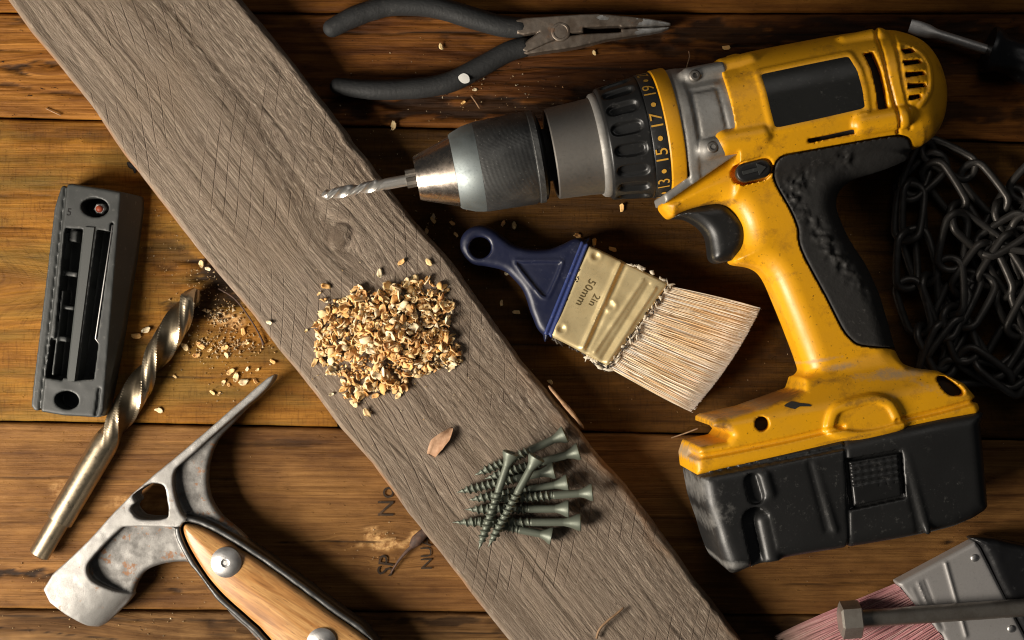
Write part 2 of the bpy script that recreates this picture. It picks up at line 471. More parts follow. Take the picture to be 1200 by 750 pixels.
    m.set('Base Color', col); m.set('Specular IOR Level', 0.14)
    h = m.ma('ADD', m.ma('MULTIPLY', b, 0.8), m.ma('SUBTRACT', m.ma('MULTIPLY', m.ma('MULTIPLY', f, fa), 1.5), m.ma('MULTIPLY', tot, 0.3)))
    m.bump(h, 0.8, 2.6)
    return m.m
MW = weathered()

def speck(m, col, scale, lo, hi, amt, c, seed=0.0, detail=3):
    n = m.noise(m.add3(m.P, (seed * 37.0, seed * 11.0, 0)), scale, detail, 0.6)
    return m.mix(m.mr(n, lo, hi, 0, amt), col, c)
def plastic(name, base, rough=0.45, dirt=None, dirt_amt=0.5, bump=0.15, bscale=0.5, specks=True, spec=0.5, light=None, wear=None):
    m = M(name, rough); col = base
    n = m.noise(m.P, 0.018, 5, 0.6)
    col = m.mix(m.mr(n, 0.35, 0.7, 0, 0.35), col, tuple(x * 0.72 for x in base))
    if dirt:
        d = m.noise(m.add3(m.P, (91, 13, 7)), 0.03, 8, 0.72)
        col = m.mix(m.mr(d, 0.53, 0.70, 0, dirt_amt), col, dirt)
        if specks:
            d2 = m.noise(m.add3(m.P, (11, 73, 7)), 0.22, 3, 0.7)
            col = m.mix(m.mr(d2, 0.64, 0.72, 0, 0.75), col, tuple(x * 0.35 for x in dirt))
    if light:
        l1 = m.noise(m.add3(m.P, (51, 3, 97)), 0.16, 4, 0.75)
        l2 = m.noise(m.add3(m.P, (5, 31, 9)), 0.02, 3, 0.6)
        col = m.mix(m.ma('MULTIPLY', m.mr(l1, 0.58, 0.72, 0, light[1]), m.mr(l2, 0.42, 0.6)), col, light[0])
    rg = m.mr(n, 0.3, 0.7, rough - 0.06, rough + 0.12)
    if wear:
        for at_, wc in wear:
            w = m.attr(at_); wn = m.noise(m.add3(m.P, (7, 19, 41)), 0.07, 8, 0.78)
            k = m.mr(m.ma('ADD', m.ma('MULTIPLY', w, 0.62), m.ma('MULTIPLY', wn, 0.62)), 0.52, 0.72, 0, 0.85)
            col = m.mix(k, col, wc); rg = m.ma('ADD', rg, m.ma('MULTIPLY', k, 0.25))
    m.set('Base Color', col)
    m.set('Roughness', rg)
    m.set('Specular IOR Level', spec)
    h = m.noise(m.P, bscale, 3, 0.6); m.bump(h, bump, 0.8)
    return m.m
def metal(name, base, rough=0.35, dark=None, dark_amt=0.6, rust=None, rust_amt=0.0, bump=0.15, scale=0.05, mtl=1.0, aniso=None, rlo=0.60):
    m = M(name, rough, mtl)
    n = m.noise(m.P, scale, 6, 0.65); col = m.mix(m.mr(n, 0.4, 0.65, 0, dark_amt), base, dark or tuple(x * 0.5 for x in base))
    f = m.noise(m.P, scale * 9, 4, 0.7); col = m.mix(m.mr(f, 0.55, 0.75, 0, 0.5), col, tuple(x * 0.45 for x in base))
    if rust:
        r = m.noise(m.add3(m.P, (31, 7, 3)), scale * 0.9, 5, 0.7); k = m.mr(r, rlo, rlo + 0.06, 0, rust_amt)
        col = m.mix(k, col, rust); m.set('Metallic', m.ma('MULTIPLY', m.ma('SUBTRACT', 1.0, k), mtl))
    m.set('Base Color', col)
    m.set('Roughness', m.mr(m.ma('ADD', n, m.ma('MULTIPLY', f, 0.5)), 0.4, 1.0, rough - 0.08, rough + 0.18))
    m.bump(f, bump, 0.6)
    return m.m
YELLOW = plastic('yellow_plastic', (0.82, 0.385, 0.006), 0.38, (0.22, 0.095, 0.015), 0.60, 0.12, 0.45, wear=[('grime', (0.09, 0.042, 0.014)), ('scuff', (0.34, 0.26, 0.17))])
YELLOW_RING = plastic('yellow_ring_plastic', (0.80, 0.37, 0.006), 0.42, (0.30, 0.13, 0.02), 0.3, 0.08, 0.45)
YELLOW_INK = plastic('yellow_print', (0.75, 0.40, 0.05), 0.5, None, 0, 0.05)
BLACK_PL = plastic('black_plastic', (0.012, 0.012, 0.012), 0.36, None, 0, 0.10, 0.5, light=((0.22, 0.21, 0.20), 0.25))
BATTERY = plastic('scuffed_black_plastic', (0.016, 0.016, 0.016), 0.36, None, 0, 0.12, 0.35, light=((0.20, 0.195, 0.18), 0.30), wear=[('scuff', (0.17, 0.165, 0.155))])
LABEL = plastic('black_label_film', (0.010, 0.010, 0.009), 0.30, None, 0, 0.06, 0.2, light=((0.25, 0.24, 0.22), 0.15))
RUBBER = plastic('black_rubber', (0.022, 0.021, 0.020), 0.62, None, 0, 0.5, 0.22, spec=0.35, light=((0.12, 0.115, 0.11), 0.5))
GREY_PL = plastic('dark_grey_plastic', (0.030, 0.032, 0.031), 0.5, None, 0, 0.10, 0.6, light=((0.22, 0.21, 0.19), 0.35))
GREY_LT = plastic('worn_grey_plastic', (0.050, 0.053, 0.051), 0.5, None, 0, 0.10, 0.6)
DARK = plastic('dark_inside', (0.006, 0.005, 0.005), 0.8, None, 0, 0.02)
GRIP = plastic('dipped_grip_vinyl', (0.022, 0.0225, 0.023), 0.60, None, 0, 0.75, 0.28, spec=0.3, light=((0.10, 0.095, 0.085), 0.5))
NAVY = plastic('navy_plastic', (0.007, 0.010, 0.034), 0.42, None, 0, 0.25, 0.12, light=((0.16, 0.17, 0.22), 0.35))
BLUE = plastic('worn_blue_edge', (0.025, 0.042, 0.16), 0.45, None, 0, 0.2, 0.3, light=((0.45, 0.45, 0.45), 0.8))
BLACK_HANDLE = plastic('black_brush_handle', (0.010, 0.010, 0.011), 0.33, None, 0, 0.3, 0.12, light=((0.3, 0.3, 0.3), 0.3))
PAINT = plastic('dried_white_paint', (0.66, 0.58, 0.45), 0.6, (0.35, 0.24, 0.12), 0.6, 0.4, 0.3, specks=False)
PAINT_DARK = plastic('dried_dark_paint', (0.030, 0.020, 0.014), 0.55, None, 0, 0.6, 0.2, light=((0.5, 0.42, 0.3), 0.8))
WHITE_PAINT = plastic('white_paint_blob', (0.75, 0.74, 0.70), 0.5, None, 0, 0.3, 0.2)
INK = plastic('faded_black_ink', (0.030, 0.020, 0.013), 0.8, (0.20, 0.105, 0.05), 0.8, 0.05, 0.3, specks=False, spec=0.2)
RED_PL = plastic('orange_bit_sleeve', (0.28, 0.045, 0.015), 0.5, None, 0, 0.05)

CHROME = metal('polished_chrome', (0.72, 0.62, 0.53), 0.20, (0.45, 0.36, 0.28), 0.5, bump=0.05, scale=0.03)
CHUCK_BAND = metal('zinc_grey_steel', (0.30, 0.335, 0.335), 0.54, (0.22, 0.25, 0.26), 0.6, bump=0.10)
COLLAR = metal('dull_grey_steel', (0.26, 0.245, 0.225), 0.50, (0.17, 0.15, 0.13), 0.6, bump=0.10, scale=0.03)
CAST = metal('cast_grey_alloy', (0.36, 0.35, 0.33), 0.50, (0.22, 0.205, 0.185), 0.7, (0.15, 0.08, 0.035), 0.6, bump=0.30, scale=0.035, rlo=0.62, mtl=0.6)
STEEL = metal('forged_steel', (0.34, 0.33, 0.315), 0.48, (0.25, 0.24, 0.225), 0.6, (0.20, 0.085, 0.025), 0.7, bump=0.45, scale=0.09, rlo=0.63, mtl=0.62)
WEB = metal('dull_forged_steel', (0.22, 0.212, 0.20), 0.52, (0.11, 0.104, 0.098), 0.8, (0.19, 0.08, 0.025), 0.9, bump=0.40, scale=0.07, rlo=0.58, mtl=0.7)
RIM = metal('dark_painted_steel', (0.13, 0.13, 0.128), 0.42, (0.04, 0.04, 0.04), 0.6, bump=0.15)
RIVET = metal('aluminium_rivet', (0.62, 0.61, 0.60), 0.38, (0.40, 0.39, 0.38), 0.5, bump=0.25, scale=0.06)
BRONZE = metal('straw_gold_steel', (0.55, 0.46, 0.33), 0.27, (0.30, 0.23, 0.14), 0.55, bump=0.08, scale=0.035)
FLUTE = metal('dark_flute_steel', (0.20, 0.165, 0.115), 0.36, (0.10, 0.08, 0.05), 0.7, bump=0.25, scale=0.05)
BIT = metal('bright_drill_steel', (0.78, 0.75, 0.70), 0.30, (0.40, 0.37, 0.33), 0.6, bump=0.05, mtl=0.85)
PLIER = metal('old_plier_steel', (0.27, 0.225, 0.185), 0.50, (0.13, 0.095, 0.07), 0.8, (0.11, 0.055, 0.025), 0.8, bump=0.25, scale=0.05, rlo=0.60)
PLIER_TIP = metal('bare_plier_steel', (0.55, 0.54, 0.52), 0.42, (0.2, 0.18, 0.16), 0.9, bump=0.3, scale=0.06)
BRASS = metal('brass_plated_tin', (0.74, 0.60, 0.33), 0.40, (0.52, 0.40, 0.20), 0.7, (0.16, 0.10, 0.05), 0.5, bump=0.15, scale=0.022, rlo=0.66, mtl=0.55)
TIN = metal('tin_plate', (0.52, 0.50, 0.49), 0.42, (0.40, 0.385, 0.37), 0.6, bump=0.12, scale=0.03, mtl=0.55)
BOLT = metal('dark_zinc_bolt', (0.42, 0.385, 0.34), 0.36, (0.22, 0.19, 0.16), 0.7, bump=0.2, scale=0.04, mtl=0.75)
CHAIN = metal('black_iron', (0.12, 0.11, 0.10), 0.38, (0.055, 0.05, 0.045), 0.6, bump=0.2, mtl=0.7)
DRIVER = metal('dark_driver_steel', (0.55, 0.53, 0.51), 0.36, (0.35, 0.34, 0.33), 0.5, bump=0.08, mtl=0.7)
SCREW = metal('grey_green_coating', (0.135, 0.150, 0.118), 0.42, (0.115, 0.13, 0.10), 0.6, (0.22, 0.16, 0.08), 0.5, bump=0.2, scale=0.08, mtl=0.35, rlo=0.66)

def knurled():
    m = M('knurled_dark_sleeve', 0.42, 0.7)
    s = m.attr('s'); t = m.attr('th')
    a = m.ma('SINE', m.ma('ADD', m.ma('MULTIPLY', s, 2.2), m.ma('MULTIPLY', t, 70.0)))
    b = m.ma('SINE', m.ma('SUBTRACT', m.ma('MULTIPLY', s, 2.2), m.ma('MULTIPLY', t, 130.0)))
    n = m.noise(m.P, 0.05, 5, 0.65); f = m.noise(m.P, 0.35, 3, 0.7)
    col = m.mix(m.mr(n, 0.4, 0.65), (0.15, 0.15, 0.145), (0.085, 0.085, 0.084))
    col = m.mix(m.mr(f, 0.64, 0.72, 0, 0.8), col, (0.45, 0.44, 0.42))
    m.set('Base Color', col); m.set('Roughness', m.mr(n, 0.3, 0.7, 0.36, 0.5))
    m.bump(m.ma('MULTIPLY', m.ma('MULTIPLY', a, b), 0.5), 0.22, 1.0)
    return m.m
KNURL = knurled()
def attr_col(name, rough=0.6, bump=0.2, bscale=0.3, spec=0.3, streak=False, trans=0.0):
    m = M(name, rough); c = m.attr('col', 'Color')
    n = m.noise(m.P, 0.25, 4, 0.65)
    c = m.mix(m.mr(n, 0.4, 0.7, 0, 0.30), c, m.mix(1.0, c, (0.70, 0.58, 0.46), 'MULTIPLY'))
    m.set('Base Color', c); m.set('Specular IOR Level', spec); m.bump(m.noise(m.P, bscale, 3, 0.6), bump, 0.8)
    if trans: m.set('Subsurface Weight', trans); m.set('Subsurface Scale', 0.0012); m.set('Subsurface Radius', (1.0, 0.75, 0.5))
    return m.m
CHIP = attr_col('fresh_wood_chip', 0.65, trans=0.35)
BRISTLE = attr_col('brush_bristle', 0.6, 0.02, spec=0.5)
def handle_wood():
    m = M('oiled_handle_wood', 0.38)
    u = m.attr('gu'); v = m.attr('gv')
    a = m.noise(m.xyz(m.ma('MULTIPLY', u, 0.006), m.ma('MULTIPLY', v, 0.06), 2.0), 1.0, 4, 0.6, 0.8)
    col = m.ramp(m.mr(a, 0.28, 0.72), [(0, (0.22, 0.090, 0.025)), (0.35, (0.42, 0.20, 0.062)), (0.62, (0.52, 0.29, 0.105)), (1, (0.32, 0.135, 0.035))])
    b = m.noise(m.xyz(m.ma('MULTIPLY', u, 0.03), m.ma('MULTIPLY', v, 0.5), 5.0), 1.0, 5, 0.65)
    col = m.mix(m.mr(b, 0.36, 0.60, 0.55, 0), col, (0.17, 0.075, 0.025))
    p = m.noise(m.xyz(m.ma('MULTIPLY', u, 0.07), m.ma('MULTIPLY', v, 0.6), 8.0), 1.0, 2, 0.6)
    col = m.mix(m.mr(p, 0.62, 0.70, 0, 0.7), col, (0.12, 0.055, 0.02))
    m.set('Base Color', col); m.bump(b, 0.2, 1.0)
    return m.m
HWOOD = handle_wood()
def simple_wood(name, c0, c1):
    m = M(name, 0.75); n = m.noise(m.P, 0.15, 5, 0.65); m.set('Base Color', m.mix(m.mr(n, 0.35, 0.65), c0, c1)); m.bump(n, 0.5, 1.5)
    return m.m
SPLINTER = simple_wood('splinter_wood', (0.20, 0.105, 0.05), (0.42, 0.25, 0.13))
BARK = simple_wood('dark_knot_wood', (0.035, 0.018, 0.012), (0.09, 0.045, 0.028))
TWIG = simple_wood('dry_stem', (0.15, 0.085, 0.04), (0.28, 0.17, 0.09))
LEAFW = simple_wood('curled_bark_wood', (0.30, 0.16, 0.085), (0.46, 0.28, 0.17))

# ------------------------------------------------------------------ tabletop of boards
table = thing('tabletop', 'old orange and brown pine boards laid side by side under the tools', 'tabletop', (0, 0, 0), kind='structure')
def slab_box(x0, x1, y0, y1, z0, z1):
    v = [(x, y, z) for x in (x0, x1) for y in (y0, y1) for z in (z0, z1)]
    return v, [(0, 1, 3, 2), (4, 6, 7, 5), (0, 4, 5, 1), (2, 3, 7, 6), (0, 2, 6, 4), (1, 5, 7, 3)]
bv, bf = slab_box(-1100, 1100, -790, 790, -46, -30)
obj('backing_sheet', bv, bf, DARK, table, smooth=False)
def ell(px, py, cx, cy, rx, ry, ang=0):
    c, s = math.cos(R_(ang)), math.sin(R_(ang)); dx = px - cx; dy = py - cy
    return np.sqrt(((dx * c + dy * s) / rx) ** 2 + ((-dx * s + dy * c) / ry) ** 2)
def sm(x, a, b):
    t = np.clip((x - a) / (b - a), 0, 1); return t * t * (3 - 2 * t)
def board(f0, f1, mat, seed, rough=1.0, knots=(), darks=(), lights=(), lane=(), x0=-420, x1=1620):
    """one board between the photo lines y=f0(x) and y=f1(x)"""
    xs = np.arange(x0, x1 + 1, 5.0); n = max(12, int((f1(600) - f0(600)) / 2.0)); t = np.linspace(0, 1, n)
    PX, T = np.meshgrid(xs, t, indexing='ij')
    e0 = f0(PX) + 1.1 + 1.2 * fbm(PX * 0.03, 0 * PX, seed + 40, 3); e1 = f1(PX) - 1.1 + 1.2 * fbm(PX * 0.03, 0 * PX + 9, seed + 41, 3)
    PY = e0 + (e1 - e0) * T
    gu = PX.copy(); gv = PY + 4.0 * fbm(PX * 0.0025, PY * 0.010, seed + 2, 2)
    dk = np.zeros_like(PX); lt = np.zeros_like(PX)
    z = rough * (0.9 * fbm(PX * 0.005, gv * 0.09, seed, 3) + 0.7 * fbm(PX * 0.03, gv * 0.5, seed + 5, 3))
    for (cx, cy, rx, ry, dark) in knots:
        r = ell(PX, PY, cx, cy, rx, ry); w = np.exp(-(r / 1.6) ** 2)
        gv = gv + (PY - cy) * -0.85 * w + 3.5 * r * w
        gu = gu * (1 - w) + (cx + np.arctan2(PY - cy, PX - cx) * 14) * w
        dk = np.maximum(dk, dark * sm(r, 1.15, 0.75) * (0.6 + 0.8 * fbm(PX * .1, PY * .1, seed + 8, 3)))
        z = z - 1.2 * w * dark
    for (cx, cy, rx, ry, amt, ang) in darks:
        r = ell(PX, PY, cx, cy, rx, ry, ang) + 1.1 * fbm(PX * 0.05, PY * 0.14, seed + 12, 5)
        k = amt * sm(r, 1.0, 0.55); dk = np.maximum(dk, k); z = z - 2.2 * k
    for (cx, cy, rx, ry, amt, ang) in lights:
        r = ell(PX, PY, cx, cy, rx, ry, ang) + 0.9 * fbm(PX * 0.06, PY * 0.10, seed + 15, 5)
        k = amt * sm(r, 1.0, 0.5); lt = np.maximum(lt, k); z = z + k * (1.5 + 4 * fbm(PX * 0.09, PY * 0.09, seed + 19, 3))
    for (cy, sl, hw, amt, xa, xb) in lane:      # long cracks along the grain
        yc = cy + sl * PX + 3.5 * fbm(PX * 0.012, 0 * PX, seed + int(cy) % 17, 3)
        k = amt * np.clip(1 - np.abs(PY - yc) / (hw * (0.5 + 1.3 * np.abs(fbm(PX * .03, 0 * PX, seed + 21, 3)))), 0, 1) * sm(PX, xa, xa + 40) * sm(PX, xb, xb - 40)
        dk = np.maximum(dk, np.clip(k * 1.4, 0, 1)); z = z - 3.5 * k
    ed = np.minimum(PY - e0, e1 - PY)
    z = z - 3.0 * np.clip(1 - ed / 3.5, 0, 1) ** 2
    wx = (PX - 600); wy = (375 - PY)
    if x0 > -420: z[0] -= 1.5
    if x1 < 1620: z[-1] -= 1.5
    top = np.stack([wx, wy, z], -1)
    # border folded down to the underside
    Z = np.concatenate([top[:, :1] * (1, 1, 0) + (0, 0, -28), top, top[:, -1:] * (1, 1, 0) + (0, 0, -28)], 1)
    def padc(a): return np.concatenate([a[:, :1], a, a[:, -1:]], 1).ravel()
    return obj('board', Z.reshape(-1, 3), grid_faces(len(xs), n + 2, flip=True)[:, ::-1].copy() if False else grid_faces(len(xs), n + 2)[:, ::-1].copy(), mat, table,
               attrs={'gu': padc(gu), 'gv': padc(gv), 'dk': padc(dk), 'lt': padc(lt)})
L01 = lambda x: 15 + 0.0 * x
L12 = lambda x: 138 + 0.024 * x
L23 = lambda x: 494 + 0.018 * x
L34 = lambda x: 714 + 0.008 * x
board(lambda x: -230 + 0 * x, lambda x: -110 + 0 * x, WOOD[3], 50)
board(lambda x: -110 + 0 * x, L01, WOOD[0], 55)
board(L01, L12, WOOD[1], 60, 1.6, knots=[(60, 80, 30, 10, .25)],
      darks=[(20, 82, 26, 6, .9, 0), (60, 75, 22, 5, .8, 8), (40, 25, 40, 5, .7, 12), (90, 110, 30, 4, .6, 5), (10, 100, 20, 3, .6, 5)], lane=[(28, 0.01, 1.6, .7, -300, 120), (60, .01, 1.4, .6, -300, 90)], x1=237)
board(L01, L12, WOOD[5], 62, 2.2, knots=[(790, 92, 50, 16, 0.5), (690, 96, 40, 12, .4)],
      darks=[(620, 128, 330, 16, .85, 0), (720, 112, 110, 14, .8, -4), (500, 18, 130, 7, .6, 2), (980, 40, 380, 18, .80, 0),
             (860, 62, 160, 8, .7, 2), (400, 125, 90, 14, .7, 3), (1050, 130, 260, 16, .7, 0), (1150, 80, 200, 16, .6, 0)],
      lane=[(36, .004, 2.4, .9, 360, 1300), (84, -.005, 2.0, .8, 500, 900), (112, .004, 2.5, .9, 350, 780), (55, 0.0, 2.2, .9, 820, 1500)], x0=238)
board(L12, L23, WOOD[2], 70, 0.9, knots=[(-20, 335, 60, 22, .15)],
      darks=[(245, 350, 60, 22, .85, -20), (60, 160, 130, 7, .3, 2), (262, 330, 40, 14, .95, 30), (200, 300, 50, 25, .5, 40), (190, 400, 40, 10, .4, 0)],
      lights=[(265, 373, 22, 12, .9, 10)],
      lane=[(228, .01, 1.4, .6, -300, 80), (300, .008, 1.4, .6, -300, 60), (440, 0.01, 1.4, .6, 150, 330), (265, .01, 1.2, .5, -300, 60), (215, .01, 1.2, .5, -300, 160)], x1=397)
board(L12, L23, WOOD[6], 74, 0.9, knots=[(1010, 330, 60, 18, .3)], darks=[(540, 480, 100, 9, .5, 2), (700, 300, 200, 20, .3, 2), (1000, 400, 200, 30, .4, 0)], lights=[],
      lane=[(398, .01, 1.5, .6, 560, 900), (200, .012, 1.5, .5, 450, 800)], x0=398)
board(L23, L34, WOOD[3], 80, 1.0, knots=[(458, 642, 20, 13, .22), (402, 637, 9, 6, .3)],
      darks=[(30, 672, 60, 7, .95, 2), (90, 676, 40, 5, .8, -3), (200, 690, 14, 4, .8, 10), (300, 520, 90, 5, .5, 0), (880, 640, 20, 5, .3, 0), (1110, 635, 6, 3, .9, 0), (90, 600, 60, 5, .4, 4)],
      lights=[(446, 637, 21, 15, .85, 20), (424, 638, 8, 6, .7, 0), (482, 632, 14, 11, .8, -30), (70, 575, 16, 14, .35, 0), (150, 590, 40, 10, .25, 0)],
      lane=[(634, .004, 1.3, .8, 300, 470), (560, 0.003, 1.6, .5, -300, 300), (655, .004, 1.5, .5, -300, 90), (600, .01, 1.6, .5, 700, 1400), (680, 0.004, 1.6, .55, 900, 1500)])
board(L34, lambda x: 870 + 0 * x, WOOD[4], 90, 2.4, knots=[(40, 760, 90, 40, .3)],
      darks=[(330, 735, 90, 14, .5, 0), (700, 735, 120, 14, .5, 0), (520, 728, 60, 6, .7, 0), (950, 735, 120, 14, .5, 0)], lane=[(722, .02, 2.5, .8, -300, 300), (735, .12, 1.8, .8, -100, 260), (742, 0.0, 2.2, .7, 420, 1400)])
board(lambda x: 870 + 0 * x, lambda x: 980 + 0 * x, WOOD[0], 95)

# lumber stamp printed on the brown board
stamp_board = [o for o in COL.objects if o.name.startswith('board') and o.data.materials[0] == WOOD[3]][-1]
def stamp(txt, cx, cy, size, ang, spacing=1.0, mirror=False):
    v, f = text_mesh(txt, size, spacing)
    a = R_(ang); c, s = math.cos(a), math.sin(a)
    x = v[:, 0] * c - v[:, 1] * s; y = v[:, 0] * s + v[:, 1] * c
    q = W(cx, cy, 1.5)
    obj('stamped_lettering', np.stack([x + q[0], y + q[1], 0 * x + 1.6], 1), f, INK, stamp_board, smooth=False)
stamp('No', 453, 588, 27, 90, 1.05)
stamp('SP', 453, 663, 26, 82, 0.95)
stamp('NUA', 500, 648, 19, 92, 0.95)

# ------------------------------------------------------------------ grey plank
PT = 44.0
LE = np.array([(-170, -200), (10, 0), (37, 37), (67, 73), (110, 127), (147, 183), (200, 250), (233, 293), (300, 373), (357, 447), (400, 501), (436, 543), (478, 600), (520, 651), (559, 705), (598, 752), (780, 985)], float)
RE = np.array([(125, -200), (280, 0), (320, 43), (367, 107), (397, 143), (437, 198), (490, 263), (537, 320), (587, 390), (633, 450), (661, 482), (690, 518), (730, 567), (760, 603), (800, 660), (867, 750), (1048, 985)], float)
def make_plank():
    t = thing('plank', 'long weathered grey sawn plank lying diagonally across the boards', 'plank', (*W(300, 375, 0), 0))
    ys = np.arange(-190, 980, 2.0); n = 130; fr = np.linspace(0, 1, n)
    xl = np.interp(ys, LE[:, 1], LE[:, 0]) + 2.2 * fbm(ys * .02, 0 * ys, 3, 4)
    xr = np.interp(ys, RE[:, 1], RE[:, 0]) + 4.0 * fbm(ys * .035, 0 * ys + 5, 4, 5)
    PX = xl[:, None] + (xr - xl)[:, None] * fr[None]; PY = ys[:, None] + 0 * fr[None]
    gv0 = fr[None] * 213 + 0 * PX; gu = PY * 1.27 + (PX - xl[:, None]) * 0.616
    gv = gv0 + 5 * fbm(gu * .0018, gv0 * .008, 9, 2); rgh = np.clip(.25 + .9 * sm(fr[None] + 0 * PX + .25 * fbm(gu * .004, gv0 * .02, 13, 3), .35, .85), 0, 1)
    dk = np.zeros_like(PX); z = np.zeros_like(PX)
    for (cx, cy, rx, ry, dark) in [(398, 276, 17, 12, .9), (130, -80, 30, 12, .5)]:
        i = np.argmin((PX - cx) ** 2 + (PY - cy) ** 2); cv = gv0.ravel()[i]; cu = gu.ravel()[i]
        r = np.sqrt(((gu - cu) / 44) ** 2 + ((gv0 - cv) / 26) ** 2); w = np.exp(-r ** 2 / 1.4)
        gv = gv - (gv0 - cv) * 0.9 * w + 6 * r * w
        rr = ell(PX, PY, cx, cy, rx, ry, -62) + 0.25 * fbm(PX * .08, PY * .08, 31, 3)
        dk = np.maximum(dk, dark * np.exp(-((rr - 1.0) / 0.12) ** 2) * sm(PX - cx + 0.4 * (cy - PY), -16, 8) + 0.25 * sm(rr, 1.0, .4))
        z = z - 1.5 * np.exp(-((rr - 1) / .15) ** 2) + 1.5 * sm(rr, 1.0, .5)
    coarse = 0.55 + 0.75 * sm(fr[None] + 0 * PX, .45, .95)
    z = z + 1.3 * fbm(gu * .0022, gv * .06, 21, 2) + rgh * (1.2 * fbm(gu * .006, gv * .22, 23, 3) + 1.1 * fbm(gu * .09, gv * .40, 27, 3))
    cr_ = np.clip(1 - np.abs(fbm(gu * .003, gv * .085, 33, 2)) / .030, 0, 1); z = z - 1.2 * cr_; dk = np.maximum(dk, .30 * cr_ * sm(fbm(gu * .01, gv * .03, 35, 2), -.15, .2))
    e0 = fr[None] * 213 + 0 * PX; e1 = 213 - e0
    z = z - 5.0 * np.clip(1 - e0 / 5.5, 0, 1) ** 2 - (6.0 + 5 * fbm(gu * .02, 0 * gu, 44, 3)) * np.clip(1 - e1 / (6.5 + 4 * fbm(gu * .03, 0 * gu, 45, 3)), 0, 1) ** 2
    edge = np.clip(sm(e1, 26, 2) * (0.35 + 1.5 * fbm(gu * .02, gv * .05, 47, 4)) * sm(PY, 380, 560), 0, .85) + (0.35 + 1.2 * fbm(gu * .03, 0 * gu, 49, 3)) * sm(e0, 3.5, 0)
    k = kz(PT + z)
    top = np.stack([(PX - 600) * k, (375 - PY) * k, PT + z], -1)
    mid0 = top[:, :1] + (-0.5, 0, 0); mid0[..., 2] = 22; mid1 = top[:, -1:] + (1.0, 0, 0); mid1[..., 2] = 20
    b0 = top[:, :1].copy(); b0[..., 2] = 0.8; b1 = top[:, -1:].copy(); b1[..., 2] = 0.8
    V = np.concatenate([b0, mid0, top, mid1, b1], 1)
    def p(a, s=0): return np.concatenate([a[:, :1] - 40 * s, a[:, :1] - 20 * s, a, a[:, -1:] + 20 * s, a[:, -1:] + 40 * s], 1).ravel()
    edge = np.clip(edge, 0, 1)
    nc = n + 4; faces = grid_faces(len(ys), nc)
    # the two sawn ends
    body = obj('sawn_board', V.reshape(-1, 3), faces, MW, t, attrs={'gu': p(gu), 'gv': p(gv, 1), 'dk': p(dk), 'edge': p(edge), 'rgh': p(rgh)})
    for row, fl in ((0, 1), (len(ys) - 1, 0)):
        pts = V[row]; f = list(range(nc))
        obj('end_face', pts, [tuple(f[::-1]) if fl else tuple(f)], SPLINTER, t, smooth=False)
    # long splinter lifting off the edge
    path = [W3(643, 452, 41), W3(658, 470, 45), W3(672, 486, 46), W3(684, 502, 44)]
    v, f = tube(cro(path, 4), np.array([1.0] + [2.2] * 4 + [3.0] * 4 + [2.0] * 3 + [0.5]), 6, squash=(44, .6))
    obj('splinter', v, f, SPLINTER, t)
    return t
plank = make_plank()
